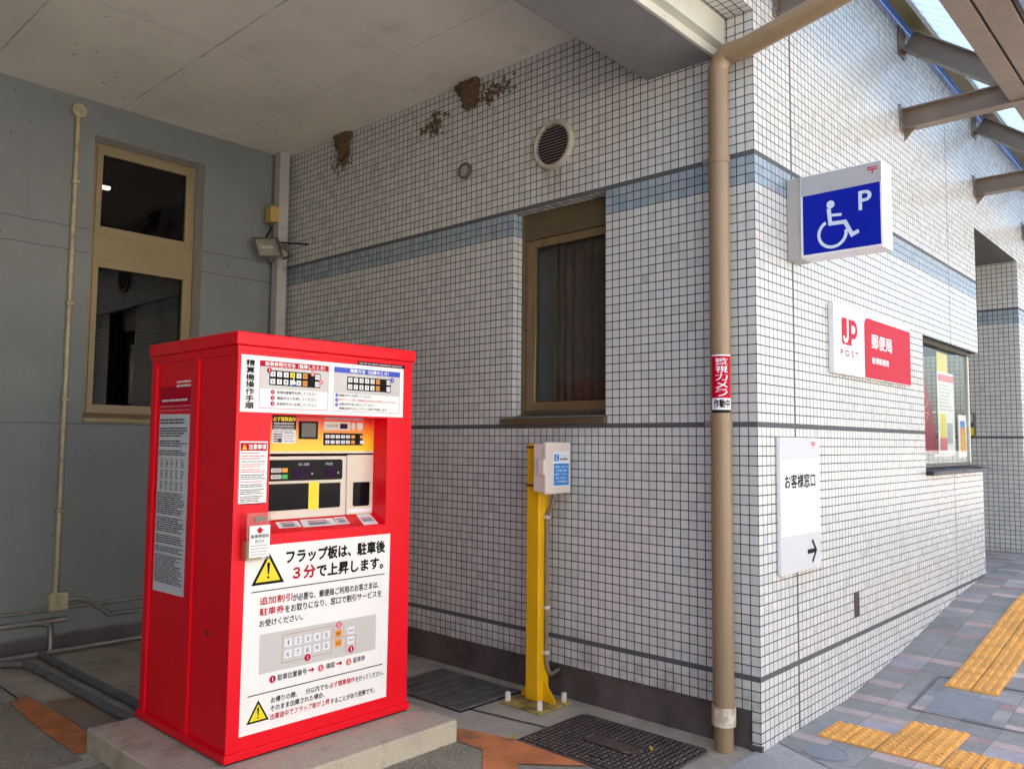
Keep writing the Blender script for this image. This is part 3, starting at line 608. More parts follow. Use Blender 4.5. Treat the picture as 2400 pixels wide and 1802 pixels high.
# ------------------------------------------------------------------ vents, nests
vt = thing("vent_cover", "large round louvred vent with pale rim high on the tiled wall", "vent", (-1.353, 0, 3.37))
def disc(pl, u, v, prof, m, n=36):
    mb = MB(); vs, fs = [], []
    for r_, d_ in prof: vs += [pl.p(u+r_*math.cos(2*math.pi*k/n), v+r_*math.sin(2*math.pi*k/n), d_) for k in range(n)]
    for i in range(len(prof)-1):
        for k in range(n): fs.append((i*n+k, i*n+(k+1) % n, (i+1)*n+(k+1) % n, (i+1)*n+k))
    return mb.raw(vs, fs, m)
disc(A, -1.353, 3.37, [(.163, 0), (.163, .012), (.152, .028), (.140, .03), (.130, .024), (.127, .006)], 'vent').build("rim", vt, smooth=True)
b = disc(A, -1.353, 3.37, [(.130, .004), (.0001, .004)], 'irondark')
for i in range(13):
    v = 3.37-.115+i*.0192; hw = math.sqrt(max(0, .125**2-(v-3.37)**2))
    b.prism([A.p(-1.353-hw, v, .008), A.p(-1.353-hw, v-.009, .024), A.p(-1.353-hw, v-.004, .027), A.p(-1.353-hw, v+.003, .010)], (2*hw, 0, 0), 'ventdark')
b.build("louvre", vt)
sv = thing("small_vent", "small round grey vent cap on the tiled wall left of the large round vent", "vent", (-2.156, 0, 3.38))
disc(A, -2.156, 3.38, [(.058, 0), (.058, .02), (.05, .03), (.046, .03), (.043, .012)], 'lampbody', 24).build("rim", sv, smooth=True)
b = disc(A, -2.156, 3.38, [(.043, .014), (.0001, .02)], 'greyt2', 24); b.build("cap", sv)
def nest(cx, w_, h_, dep, seed, label, ztop=4.013):
    rr = random.Random(seed); mb = MB(); nu, nv = 16, 12; vs = []
    for j in range(nv+1):
        t = j/nv
        for i in range(nu+1):
            a = math.pi*i/nu; ww = w_/2*(1-.50*t)*(1-.25*t*t*t); dp = dep*max(0, (1-t*t))**.6
            jit = .010
            vs.append((cx+.02*t-ww*math.cos(a)+rr.uniform(-jit, jit)*2, -.002-dp*math.sin(a)-abs(rr.uniform(0, jit)), ztop-h_*t*(1+.10*math.sin(i*2.1+seed))+rr.uniform(-jit, jit)))
    fs = [(j*(nu+1)+i, j*(nu+1)+i+1, (j+1)*(nu+1)+i+1, (j+1)*(nu+1)+i) for j in range(nv) for i in range(nu)]
    mb.raw(vs, fs, 'mud')
    return tag(mb.build("mud_nest", smooth=False), label, "bird nest")
nest(-3.62, .25, .20, .045, 3, "brown mud nest under the ceiling nearest the corner column")
nest(-2.13, .25, .19, .05, 5, "brown mud nest under the ceiling above the small round vent")
for cx, cz, w_, h_, seed, lab in ((-3.62, 3.80, .2, .12, 13, "mud crumbs on the tiles below the nest nearest the corner column"), (-2.50, 3.80, .18, .10, 11, "smear of brown mud crumbs on the tiles left of the small vent's nest"), (-1.90, 3.87, .28, .10, 12, "smear of brown mud crumbs on the tiles right of the small vent's nest")):
    rr = random.Random(seed); mb = MB()
    for k in range(110):
        x0 = cx+rr.gauss(0, w_*.32); z0 = cz+rr.gauss(0, h_*.4)+(x0-cx)*.1; s_ = rr.uniform(.004, .016)
        mb.poly(A, [(x0+s_*math.cos(i*1.05)*rr.uniform(.6, 1.3), z0+s_*math.sin(i*1.05)*rr.uniform(.6, 1.6)) for i in range(6)], 'mud', .002+.00005*k)
    stuff(mb.build("mud_smear"), lab, "mud smear")

# ------------------------------------------------------------------ drainpipe
dp = thing("drainpipe", "beige drainpipe on the tiled wall by the building corner", "drainpipe", (-.155, -.09, 0))
px, py, pr = -.155, -.09, .0535
b = MB(); b.tube([(px, py, .165), (px, py, 3.44)] + arc((px+.10, py, 3.44), (-1, 0, 0), (0, 0, 1), .10, 12, 62, 5) + [(px+.16, py, 3.528), (1.0, py, 3.73)], pr, 'pipe', 24); b.build("pipe", dp, smooth=True)
b = MB(); b.tube([(px, py, -.05), (px, py, .085)], pr-.006, 'pipe', 24); b.build("outlet", dp, smooth=True)
b = MB(); b.tube([(px, py, .083), (px, py, .10), (px, py, .165), (px, py, .175)], pr+.006, 'pipeworn', 24); b.build("joint", dp, smooth=True)
for zz in (2.965, 1.585):
    b = MB(); b.tube([(px, py, zz-.016), (px, py, zz+.016)], pr+.004, 'pipe', 24); b.box(px-.012, px+.012, -.02, 0, zz-.012, zz+.012, 'pipe'); b.box(px-.075, px-.05, py-.03, py-.012, zz-.014, zz+.014, 'steelpipe'); b.build("clamp", dp)
# wrapped warning sticker on the pipe: follows the curve
b = MB(); rs = pr+.0012
def wrapP(s_, z_, e=0):       # arc length from the side facing the camera
    a = math.atan2(-3.79, 2.0) + s_/rs
    return Vector((px+(rs+e)*math.cos(a), py+(rs+e)*math.sin(a), z_))
def wrect(s0, s1, z0, z1, m, e):
    k = 8
    for i in range(k): a, c = s0+(s1-s0)*i/k, s0+(s1-s0)*(i+1)/k; b.face([wrapP(a, z0, e), wrapP(c, z0, e), wrapP(c, z1, e), wrapP(a, z1, e)], m)
wrect(-.05, .058, 1.715, 1.93, 'redp', 0); wrect(-.05, .058, 1.655, 1.715, 'whitec', 0); wrect(-.05, .058, 1.64, 1.655, 'black', 0); wrect(-.05, .058, 1.93, 1.937, 'whitec', 0)
class Wrap:
    def p(s, u, v, d=0): return wrapP(u, v, d)
W_ = Wrap(); b.text(W_, "監視カメラ", -.026, 1.722, .062, .20, 'whitec', .0005, .012, True); b.text(W_, "作動中", -.036, 1.666, .085, .042, 'black', .0005, .02)
o = b.build("warning_sticker", dp)

# ------------------------------------------------------------------ parking payment machine
b = MB(); zt = .068
pts = [(-2.41, -2.281), (-1.199, -2.281), (-1.199, -.934), (-2.41, -.934)]
b.prism([(x_, y_, -.06) for x_, y_ in pts], (0, 0, zt+.06), 'concrete'); tag(b.build("concrete_base", None, .008), "low concrete plinth under the red payment machine", "plinth")
pm = thing("payment_machine", "tall red parking payment machine with printed instruction panels", "payment machine", (-1.95, -1.54, zt))
x0, x1, y0, y1, z0, z1 = -2.372, -1.49, -2.049, -1.028, zt+.004, 1.895  # cabinet size
RY0, RY1, RZ0, RZ1 = -1.875, -1.192, 1.05, 1.60; XI = -1.615
Fr = PX(x1); Ls = PY(y0)
b = MB(); b.holes(Fr, y0, y1, z0, z1, [(RY0, RY1, RZ0, RZ1)], 'red')
p1, p2 = (-2.318, -1.930), (-1.862, -1.512)
b.holes(Ls, x0, x1, z0, z1, [(*p1, .10, 1.868), (*p2, .10, 1.868)], 'red')
for (a, c) in (p1, p2):
    for q in (((a, .10), (a, 1.868)), ((c, 1.868), (c, .10)), ((a, 1.868), (c, 1.868)), ((c, .10), (a, .10))):
        b.face([Ls.p(*q[0]), Ls.p(*q[1]), Ls.p(*q[1], -.012), Ls.p(*q[0], -.012)], 'red')
b.face([(x0, y0, z0), (x0, y1, z0), (x0, y1, z1), (x0, y0, z1)], 'red'); b.face([(x0, y1, z0), (x1, y1, z0), (x1, y1, z1), (x0, y1, z1)], 'red')
b.face([(x0, y0, z1), (x1, y0, z1), (x1, y1, z1), (x0, y1, z1)], 'red')
b.face([(x1, RY0, RZ0), (XI, RY0, 1.10), (XI, RY0, RZ1), (x1, RY0, RZ1)], 'red'); b.face([(x1, RY1, RZ0), (XI, RY1, 1.10), (XI, RY1, RZ1), (x1, RY1, RZ1)], 'red')
b.face([(x1, RY0, RZ1), (XI, RY0, RZ1), (XI, RY1, RZ1), (x1, RY1, RZ1)], 'red'); b.face([(x1, RY0, RZ0), (x1, RY1, RZ0), (XI, RY1, 1.10), (XI, RY0, 1.10)], 'red')
body = b.build("body", pm)
b = MB(); b.box(x0-.012, x1+.012, y0-.012, y1+.012, z0+.006, .112, 'red'); b.build("base_frame", pm, .003)
b = MB(); b.box(x0, x1, y0, y1, zt, z0+.0055, 'darkin'); b.build("contact_shadow", pm)  # dark strip standing in for the contact shadow under the cabinet
b = MB(); b.prism([(x0-.014, y0-.014, 1.908), (x1+.014, y0-.014, 1.908), (x1+.014, y1+.014, 1.908), (x0-.014, y1+.014, 1.908)], (0, 0, .062), 'red'); b.build("cap", pm, .006)
b = MB(); b.box(x0-.004, x1+.004, y0-.004, y1+.004, 1.885, 1.9065, 'red'); b.build("cap_trim", pm, .002)
for (a, c) in (p1, p2):
    b = MB(); b.rect(Ls, a, c, .10, 1.868, 'red', -.010)
    if a < -2: pass
    else: b.circ(Ls, -1.70, .60, .012, 'brown', -.009)
    if a > -2:
        for u, v, du, dv in ((-1.60, .36, .004, .035), (-1.585, .33, .003, .02), (-1.80, 1.44, .003, .012), (-1.53, .20, .003, .015), (-1.74, 1.63, .002, .016)): b.stroke(Ls, [(u, v), (u+du, v+dv*.5), (u+du*.4, v+dv)], .0022, 'scuff', -.0092)
    b.build("side_panel", pm)
# printed tariff poster on the side
b = MB(); PL = Pl((0, y0+.0085, 0), X, Zv)
b.rect(PL, -2.284, -1.937, 1.62, 1.745, 'pinkp' if False else 'redp', 0); b.fine(PL, -2.10, -1.95, 1.735, 1.775, 2, 'white', .001, .1); b.fine(PL, -2.26, -1.97, 1.665, 1.685, 1, 'whitec', .001, .1); b.fine(PL, -2.28, -1.945, 1.615, 1.655, 2, 'pinkp', .001, .1)
b.poly(PL, [(-2.281, .722), (-1.940, .728), (-1.932, 1.602), (-2.276, 1.608)], 'greypaper', .001)
v = 1.585
for n_, hh, m_ in ((2, .03, 'greyt'), (4, .05, 'greyt'), (3, .035, 'greyt'), (3, .03, 'greyt')): b.fine(PL, -2.268, -1.965, v-hh, v, n_, m_, .002, .25); v -= hh+.014
for k in range(3):
    for c_ in range(5): b.fine(PL, -2.245+c_*.056, -2.215+c_*.056, v-.045, v, 4, 'greyt', .002, .5)
    v -= .056
for n_, hh in ((11, .11), (7, .075), (4, .045), (3, .03), (15, .14), (4, .04), (2, .02)): (b.fine(PL, -2.268, -1.965, max(.745, v-hh), v, n_, 'greyt', .002, .3) if v > .76 else None); v -= hh+.012
b.build("tariff_poster", pm)
# small black strip under the cap
b = MB(); b.slab(Fr, -1.392, -1.084, 1.868, 1.884, 'black', 0, .004); b.fine(Fr, -1.385, -1.09, 1.872, 1.88, 1, 'greyl', .005, .05, .7); b.build("contact_strip", pm)
# instruction panel (top)
def keypad(mb, pl, u0, u1, v0, v1, d, hot=None):
    mb.rect(pl, u0, u1, v0, v1, 'black', d); n = 0; du = (u1-u0)/8; dv = (v1-v0)/2
    for r_ in range(2):
        for c_ in range(8):
            if c_ == 6: continue
            uu = u0+du*(c_+.15); vv = v1-dv*(r_+1)+dv*.16
            m_ = 'orangep' if c_ == 5 else 'white'
            if hot == (r_, c_): m_ = 'yellowp'
            mb.rect(pl, uu, uu+du*.72, vv, vv+dv*.68, m_, d+.001)
            if c_ < 5: mb.text(pl, "1234567890"[r_*5+c_], uu+du*.22, vv+dv*.15, du*.28, dv*.38, 'black', d+.002, .01)
            else: mb.text(pl, (("確認", "取消"), ("", ""), ("精算", "駐車券"))[c_-5][r_], uu+du*.08, vv+dv*.2, du*.55, dv*.28, 'black', d+.002)
def pointer(mb, pl, u, v, s_, d):
    mb.poly(pl, [(u-.1*s_, v), (u+.05*s_, v), (u+.08*s_, v-.45*s_), (u+.35*s_, v-.5*s_), (u+.38*s_, v-1.0*s_), (u-.3*s_, v-1.0*s_), (u-.38*s_, v-.6*s_), (u-.12*s_, v-.5*s_)], 'whitec', d); mb.rect(pl, u-.3*s_, u+.38*s_, v-1.2*s_, v-1.0*s_, 'bluep', d)
def numdot(mb, pl, u, v, r_, n_, m_, d): mb.circ(pl, u, v, r_, m_, d); mb.text(pl, n_, u-r_*.25, v-r_*.5, r_*.5, r_, 'white', d+.001, .02)
b = MB(); b.slab(Fr, -2.034, -1.092, 1.607, 1.866, 'white', 0, .004); q = Pl((x1+.004, 0, 0), Y, Zv)
b.text(q, "精算機操作手順", -2.010, 1.62, .042, .226, 'black', .001, .022, True)
for u0, u1, m_ in ((-1.942, -1.568, 'redp'), (-1.536, -1.117, 'bluep')):
    b.rect(q, u0, u1, 1.819, 1.846, m_, .001); b.rect(q, u0+.002, u1-.002, 1.717, 1.819, 'greyp', .0008)
    pm_ = 'pinkp' if m_ == 'redp' else 'greyl'; w_ = .0025
    b.rect(q, u0, u0+w_, 1.626, 1.819, pm_, .001); b.rect(q, u1-w_, u1, 1.626, 1.819, pm_, .001); b.rect(q, u0, u1, 1.626, 1.626+w_, pm_, .001)
b.text(q, "駐車券発行方法（駐車したとき）", -1.915, 1.823, .325, .019, 'white', .002, .02); b.text(q, "精算方法（出庫のとき）", -1.44, 1.823, .245, .019, 'white', .002, .02)
keypad(b, q, -1.893, -1.616, 1.735, 1.804, .002, (0, 3)); keypad(b, q, -1.457, -1.178, 1.735, 1.803, .002)
pointer(b, q, -1.765, 1.772, .028, .005); pointer(b, q, -1.198, 1.766, .028, .005)
numdot(b, q, -1.895, 1.802, .0125, "1", 'redp', .005); numdot(b, q, -1.662, 1.801, .0125, "2", 'pinkp', .005); numdot(b, q, -1.614, 1.765, .0125, "3", 'pinkp', .005); numdot(b, q, -1.172, 1.800, .0125, "1", 'bluep', .005)
for i, (t_, m_) in enumerate((("駐車位置番号を押してください", 'redp'), ("確認ボタンを押してください", 'redp'), ("駐車券ボタンを押してください", 'redp'))):
    numdot(b, q, -1.873, 1.703-.027*i, .0105, str(i+1), m_, .002); b.text(q, t_, -1.85, 1.696-.027*i, .215, .0145, 'greyt', .002, .006)
for i, (t_, m_, w_) in enumerate((("精算ボタンを押してください", 'greyt', .20), ("割引サービス券・駐車券をお持ちの方は挿入してください", 'pinkp', .36), ("金額の表示後に投入してください", 'greyt', .22), ("精算が終わるとフラップ板が下降します", 'greyt', .30))):
    if i < 3: numdot(b, q, -1.517, 1.706-.0235*i, .0095, str(i+1), 'bluep', .002)
    b.text(q, t_, -1.502, 1.70-.0215*i, w_, .0125, m_, .002, .006)
b.build("instruction_panel", pm)
# control panel inside the recess
I = PX(XI)
b = MB(); b.slab(I, RY0, -1.184, 1.416, 1.61, 'cream', 0, .012); b.rect(I, RY0, -1.194, 1.427, 1.61, 'orange_grad', .013); b.build("control_panel", pm)
b = MB(); b.slab(I, -1.80, -1.671, 1.466, 1.605, 'whitec', .012, .0145); q = Pl((XI+.0145, 0, 0), Y, Zv)
b.rect(q, -1.80, -1.671, 1.53, 1.605, 'black', .001); b.text(q, "必ず精算操作", -1.797, 1.573, .122, .021, 'yellowp', .002, .03); b.fine(q, -1.795, -1.677, 1.515, 1.568, 4, 'greyl', .002, .1, .6); b.fine(q, -1.795, -1.745, 1.47, 1.515, 4, 'black', .002, .1); b.fine(q, -1.738, -1.677, 1.47, 1.52, 4, 'greyt2', .002, .2); b.rect(q, -1.77, -1.75, 1.47, 1.49, 'brown', .003); b.build("notice_sticker", pm)
b = MB(); b.slab(I, -1.653, -1.547, 1.488, 1.576, 'black', .012, .02); b.slab(I, -1.641, -1.559, 1.497, 1.566, 'screen', .02, .0205); b.build("screen", pm)
b = MB(); b.slab(I, -1.508, -1.347, 1.534, 1.577, 'greyp', .012, .015); b.slab(I, -1.411, -1.366, 1.542, 1.568, 'led', .015, .017); b.text(I, "ご利用の位置", -1.50, 1.55, .075, .012, 'greyt', .016); b.rect(I, -1.508, -1.262, 1.585, 1.60, 'pinkp', .0135); b.fine(I, -1.5, -1.27, 1.587, 1.598, 1, 'greyt2', .0145, .05, .6)
for a, c in ((-1.339, -1.315), (-1.304, -1.265)): b.poly(I, [(a, 1.545), ((a+c)/2, 1.532), (c, 1.545), (c, 1.574), (a, 1.574)], 'greyp', .0135)
b.build("indicator", pm)
b = MB(); b.slab(I, -1.509, -1.266, 1.458, 1.519, 'black', .012, .016); b.build("keypad_plate", pm)
kp = bpy.data.objects["keypad_plate"]; kp.name = "keypad"
du = .243/8
for r_ in range(2):
    for c_ in range(8):
        if c_ == 6: continue
        u0 = -1.500+c_*.0315-(.0 if c_ < 6 else .006); v0 = 1.493-r_*.0275
        b = MB(); b.slab(I, u0, u0+.0215, v0, v0+.0165, 'orangep' if c_ == 5 or (c_ == 7 and r_ == 0) else 'whitec', .016, .021)
        if c_ < 5: b.text(I, "1234567890"[r_*5+c_], u0+.0075, v0+.004, .0065, .0085, 'black', .0215, .02)
        b.build("key", kp)
b = MB(); b.slab(I, RY0, -1.363, 1.10, 1.403, 'cream', -.005, .012)
b.rect(I, -1.587, -1.529, 1.140, 1.275, 'yellowp', .0128); cash = b.build("cash_unit", pm, .004)
b = MB(); b.rrect(I, RY0, -1.389, 1.284, 1.386, .012, 'display', .0135, (1, 0, 0, 1)); b.rect(I, -1.672, -1.585, 1.296, 1.345, 'led', .0142); b.rect(I, -1.50, -1.43, 1.296, 1.345, 'led', .0142); b.text(I, "投入金額", -1.65, 1.357, .06, .014, 'greyl', .0145, .01); b.text(I, "料金", -1.492, 1.357, .042, .014, 'greyl', .0145, .01); b.circ(I, -1.571, 1.316, .005, 'greyl', .0145); b.circ(I, -1.415, 1.318, .005, 'greyl', .0145)
for v0, m_, t_ in ((1.329, 'orangep', "領収書"), (1.298, 'greenp', "取消")):
    b.rect(I, -1.80, -1.745, v0-.003, v0+.017, 'greyp', .0145); b.text(I, t_, -1.79, v0+.002, .035, .01, 'greyt', .015); b.slab(I, -1.743, -1.713, v0-.003, v0+.017, m_, .0135, .02)
b.build("display", cash)
b = MB(); b.rect(I, RY0, -1.588, 1.143, 1.271, 'display', .0135); b.build("coin_window", cash)
b = MB(); b.rrect(I, -1.527, -1.399, 1.143, 1.268, .01, 'display', .0135, (0, 0, 0, 1)); b.build("coin_window", cash)
b = MB(); b.slab(I, -1.358, -1.182, 1.10, 1.408, 'cream', -.005, .012); b.rect(I, -1.345, -1.2, 1.112, 1.128, 'whitec', .0126); tk = b.build("ticket_unit", pm, .004)
b = MB(); b.rrect(I, -1.32, -1.213, 1.141, 1.266, .011, 'display', .0135, (0, 0, 1, 1)); b.build("ticket_slot", tk)
# stickers lying on the sloped ledge
sl = Vector((x1-XI, 0, RZ0-1.10)).normalized(); LD = Pl((x1, 0, RZ0), Y, tuple(-sl))
def ledge(pts, name, big):
    mb = MB(); uv = [(y_, math.hypot(x_-x1, z_-RZ0)) for x_, y_, z_ in pts]; cu = sum(a for a, _ in uv)/4; cv = sum(a for _, a in uv)/4
    if LD.N.z < 0: sgn = -1
    else: sgn = 1
    mb.poly(LD, uv, 'white', .001*sgn); us = [a for a, _ in uv]; hw = (max(us)-min(us))*.32
    mb.rect(LD, cu-hw*.8, cu+hw*.8, cv+.012, cv+.022, 'pinkp', .0018*sgn)
    for k in range(3): mb.rect(LD, cu-hw*.9, cu+hw*(.9-.3*(k % 2)), cv-.002-.01*k, cv+.004-.01*k, 'greyt', .0018*sgn)
    mb.build(name, pm)
ledge([(-1.591, -1.776, 1.09), (-1.59, -1.656, 1.09), (-1.532, -1.665, 1.067), (-1.532, -1.79, 1.067)], "ledge_sticker", 0)
ledge([(-1.597, -1.64, 1.093), (-1.592, -1.448, 1.091), (-1.523, -1.468, 1.063), (-1.524, -1.661, 1.064)], "ledge_sticker", 1)
ledge([(-1.597, -1.439, 1.093), (-1.596, -1.373, 1.093), (-1.524, -1.391, 1.064), (-1.523, -1.466, 1.063)], "ledge_sticker", 1)
ledge([(-1.608, -1.292, 1.098), (-1.608, -1.203, 1.098), (-1.498, -1.231, 1.053), (-1.496, -1.325, 1.053)], "ledge_sticker", 1)
# notice on the left of the recess
b = MB(); b.slab(Fr, -2.031, -1.886, 1.193, 1.478, 'white', 0, .003); q = Pl((x1+.003, 0, 0), Y, Zv)
w_ = .003
for a, c, e_, f_ in ((-2.031, -1.886, 1.193, 1.196), (-2.031, -1.886, 1.475, 1.478), (-2.031, -2.028, 1.193, 1.478), (-1.889, -1.886, 1.193, 1.478)): b.rect(q, a, c, e_, f_, 'redp', .001)
b.rect(q, -2.025, -1.893, 1.432, 1.468, 'redp', .001); b.text(q, "注意事項", -1.985, 1.439, .087, .022, 'white', .002, .02); b.poly(q, [(-2.017, 1.438), (-1.995, 1.438), (-2.006, 1.462)], 'yellowp', .002); b.text(q, "!", -2.0075, 1.441, .003, .013, 'black', .003)
v = 1.426
for n_, hh, m_ in ((1, .008, 'redp'), (2, .022, 'pinkp'), (1, .008, 'greyt'), (2, .018, 'pinkp'), (2, .02, 'pinkp'), (3, .026, 'greyt'), (1, .009, 'pinkp'), (2, .018, 'greyt'), (3, .026, 'greyt'), (4, .03, 'greyt'), (1, .008, 'greyt')): b.fine(q, -2.02, -1.897, v-hh, v, n_, m_, .0015, .3, .4); v -= hh+.0045
b.build("caution_notice", pm)
# clear ticket collection box
b = MB(); kx = x1
for u0, u1, v0, v1, d0, d1 in ((-2.012, -2.009, .945, 1.157, 0, .055), (-1.897, -1.894, .945, 1.157, 0, .055), (-2.009, -1.897, .945, .948, 0, .055), (-2.009, -1.897, .948, 1.157, .052, .055)): b.slab(Fr, u0, u1, v0, v1, 'clear', d0, d1)
bx = b.build("ticket_box", pm)
b = MB(); b.slab(Fr, -2.0, -1.93, .95, 1.03, 'ochre', .004, .05); b.build("ticket_pile", bx)
b = MB(); b.slab(Fr, -1.965, -1.912, 1.118, 1.138, 'lampbody', .04, .05); b.build("slot", bx)
b = MB(); q = Pl((x1+.056, 0, 0), Y, Zv); b.rect(q, -1.997, -1.896, .96, 1.10, 'white', 0); b.poly(q, [(-1.965, 1.075), (-1.929, 1.075), (-1.929, 1.077), (-1.947, 1.094), (-1.965, 1.077)], 'redp', .001); b.rect(q, -1.956, -1.938, 1.066, 1.075, 'redp', .001)
b.text(q, "駐車券回収", -1.99, 1.045, .088, .016, 'greyt', .001, .015); b.text(q, "BOX", -1.968, 1.024, .046, .014, 'greyt', .001); b.fine(q, -1.99, -1.902, .966, 1.018, 4, 'greyt2', .001, .3, .3); b.build("box_label", bx)
# lower warning sign
b = MB(); b.prism([Fr.p(-1.988, .175), Fr.p(-1.168, .172), Fr.p(-1.161, 1.0), Fr.p(-1.984, 1.002)], Fr.N*.004, 'white'); q = Pl((x1+.004, 0, 0), Y, Zv)
def warn(mb, pl, u, v0, w_, h_, d):
    mb.poly(pl, [(u-w_/2, v0), (u+w_/2, v0), (u, v0+h_)], 'black', d); k = .11*w_; mb.poly(pl, [(u-w_/2+k*1.15, v0+k*.68), (u+w_/2-k*1.15, v0+k*.68), (u, v0+h_-k*1.35)], 'yellowp', d+.0008)
    mb.poly(pl, [(u-.045*w_, v0+.62*h_), (u+.045*w_, v0+.62*h_), (u+.018*w_, v0+.30*h_), (u-.018*w_, v0+.30*h_)], 'black', d+.0016); mb.circ(pl, u, v0+.21*h_, .035*w_, 'black', d+.0016, 12); mb.circ(pl, u, v0+.62*h_, .045*w_, 'black', d+.0018, 12)
warn(b, q, -1.868, .826, .168, .146, .001)
b.text(q, "フラップ板は、駐車後", -1.776, .908, .58, .060, 'black', .001, .030); b.text(q, "３分", -1.738, .831, .122, .058, 'redp', .001, .030); b.text(q, "で上昇します。", -1.607, .827, .40, .058, 'black', .001, .030)
b.rect(q, -1.95, -1.194, .795, .7995, 'black', .001); b.rect(q, -1.953, -1.196, .339, .3435, 'black', .001)
b.text(q, "追加割引", -1.907, .736, .168, .034, 'redp', .001, .016); b.text(q, "が必要な、郵便局ご利用のお客さまは、", -1.735, .730, .505, .034, 'black', .001, .016)
b.text(q, "駐車券", -1.905, .688, .125, .033, 'redp', .001, .016); b.text(q, "をお取りになり、窓口で割引サービスを", -1.775, .684, .562, .034, 'black', .001, .016)
b.text(q, "お受けください。", -1.905, .637, .225, .031, 'black', .001, .016)
b.poly(q, [(-1.90, .428), (-1.244, .424), (-1.244, .60), (-1.901, .604)], 'greyp', .0008)
def dash(u0, v0, u1, v1, m_='redp'):
    L = math.hypot(u1-u0, v1-v0); n_ = max(2, int(L/.0085))
    for i in range(n_):
        t0, t1 = i/n_, (i+.55)/n_; b.stroke(q, [(u0+(u1-u0)*t0, v0+(v1-v0)*t0), (u0+(u1-u0)*t1, v0+(v1-v0)*t1)], .003, m_, .0016)
for (a, c, e_, f_) in ((-1.785, -1.512, .457, .583), (-1.502, -1.443, .518, .583), (-1.43, -1.37, .447, .52)):
    dash(a, e_, c, e_); dash(a, f_, c, f_); dash(a, e_, a, f_); dash(c, e_, c, f_)
for i in range(10):
    u0 = -1.772+(i % 5)*.0525; v0 = .527-(i//5)*.052; b.rect(q, u0, u0+.038, v0, v0+.037, 'whitec', .0016); b.text(q, "1234567890"[i], u0+.011, v0+.008, .014, .021, 'greyt', .0024)
for u0, v0, m_, t_ in ((-1.493, .524, 'orangep', "確認"), (-1.493, .477, 'orangep', "取消"), (-1.418, .525, 'whitec', "精算"), (-1.418, .479, 'whitec', "駐車券")): b.rect(q, u0, u0+.038, v0, v0+.035, m_, .0016); b.text(q, t_, u0+.006, v0+.012, .026, .011, 'black', .0024)
numdot(b, q, -1.648, .458, .0165, "1", 'redp', .003); numdot(b, q, -1.473, .582, .0165, "2", 'pinkp', .003); numdot(b, q, -1.398, .452, .0165, "3", 'redp', .003)
numdot(b, q, -1.83, .394, .0165, "1", 'redp', .001); b.text(q, "駐車位置番号", -1.804, .382, .155, .027, 'greyt', .001, .014)
numdot(b, q, -1.571, .394, .0165, "2", 'pinkp', .001); b.text(q, "確認", -1.541, .383, .05, .026, 'greyt', .001, .014); numdot(b, q, -1.409, .392, .0165, "3", 'pinkp', .001); b.text(q, "駐車券", -1.381, .381, .072, .026, 'greyt', .001, .014)
for u in (-1.642, -1.482): b.rect(q, u, u+.022, .392, .399, 'redp', .001); b.poly(q, [(u+.020, .383), (u+.036, .3955), (u+.020, .408)], 'redp', .001)
warn(b, q, -1.899, .220, .112, .097, .001)
b.text(q, "お帰りの際、　分以内でも", -1.835, .288, .31, .026, 'black', .001, .014); b.text(q, "必ず精算操作", -1.518, .287, .148, .026, 'redp', .001, .014); b.text(q, "を行ってください。", -1.365, .285, .175, .026, 'black', .001, .014)
b.text(q, "そのまま出庫された場合、", -1.836, .252, .29, .026, 'black', .001, .014)
b.text(q, "出庫途中でフラップ板が上昇", -1.836, .214, .32, .027, 'redp', .001, .014); b.text(q, "することがあり危険です。", -1.51, .210, .265, .026, 'black', .001, .014)
b.build("warning_panel", pm)

# ------------------------------------------------------------------ yellow post with call box
yp = thing("yellow_post", "yellow square steel post with bolted base plate in front of the tiled wall", "post", (-1.33, -.16, -.04))
b = MB(); b.box(-1.378, -1.278, -.212, -.112, -.028, 1.474, 'yellow'); pz = b.build("post", yp, .008)
b = MB(); b.box(-1.46, -1.152, -.342, -.058, -.042, -.030, 'yellowplate'); b.build("base_plate", yp, .002)
for vs in (((-1.278, -.165, -.03), (-1.19, -.165, -.03), (-1.19, -.165, -.01), (-1.278, -.165, .1)), ((-1.378, -.165, -.03), (-1.448, -.165, -.03), (-1.448, -.165, -.01), (-1.378, -.165, .09))):
    b = MB(); b.prism(vs, (0, .008, 0), 'yellow'); b.build("gusset", yp)
for bx_, by_ in ((-1.435, -.300), (-1.185, -.305), (-1.185, -.085), (-1.435, -.09)):
    b = MB(); b.tube([(bx_, by_, -.032), (bx_, by_, .018), (bx_, by_, .022)], .017, 'boltcap', 12, rad=[.018, .017, .012]); b.build("bolt_cap", yp, smooth=True)
for zz in (1.447, 1.22):
    b = MB(); b.box(-1.381, -1.276, -.215, -.110, zz, zz+.011, 'brown'); b.build("strap", yp)
cb = thing("call_box", "beige call box with blue phone sticker on top of the yellow post", "call box", (-1.22, -.16, 1.33))
b = MB(); b.box(-1.276, -1.200, -.268, -.055, 1.192, 1.473, 'beige'); b.build("back_box", cb, .006)
b = MB(); b.box(-1.199, -1.172, -.275, -.045, 1.181, 1.484, 'beige'); b.build("lid", cb, .007)
b = MB(); b.box(-1.222, -1.176, -.292, -.274, 1.292, 1.383, 'beige'); b.build("latch", cb, .004)
b = MB(); q = Pl((-1.1715, 0, 0), Y, Zv); b.rect(q, -.211, -.062, 1.224, 1.43, 'whitec', .0004)
b.rect(q, -.206, -.066, 1.23, 1.358, 'skyblue', .001); b.rect(q, -.203, -.158, 1.372, 1.412, 'skyblue', .001); b.stroke(q, [(-.172, 1.406), (-.185, 1.4), (-.188, 1.392), (-.185, 1.384), (-.172, 1.377)], .006, 'whitec', .002)
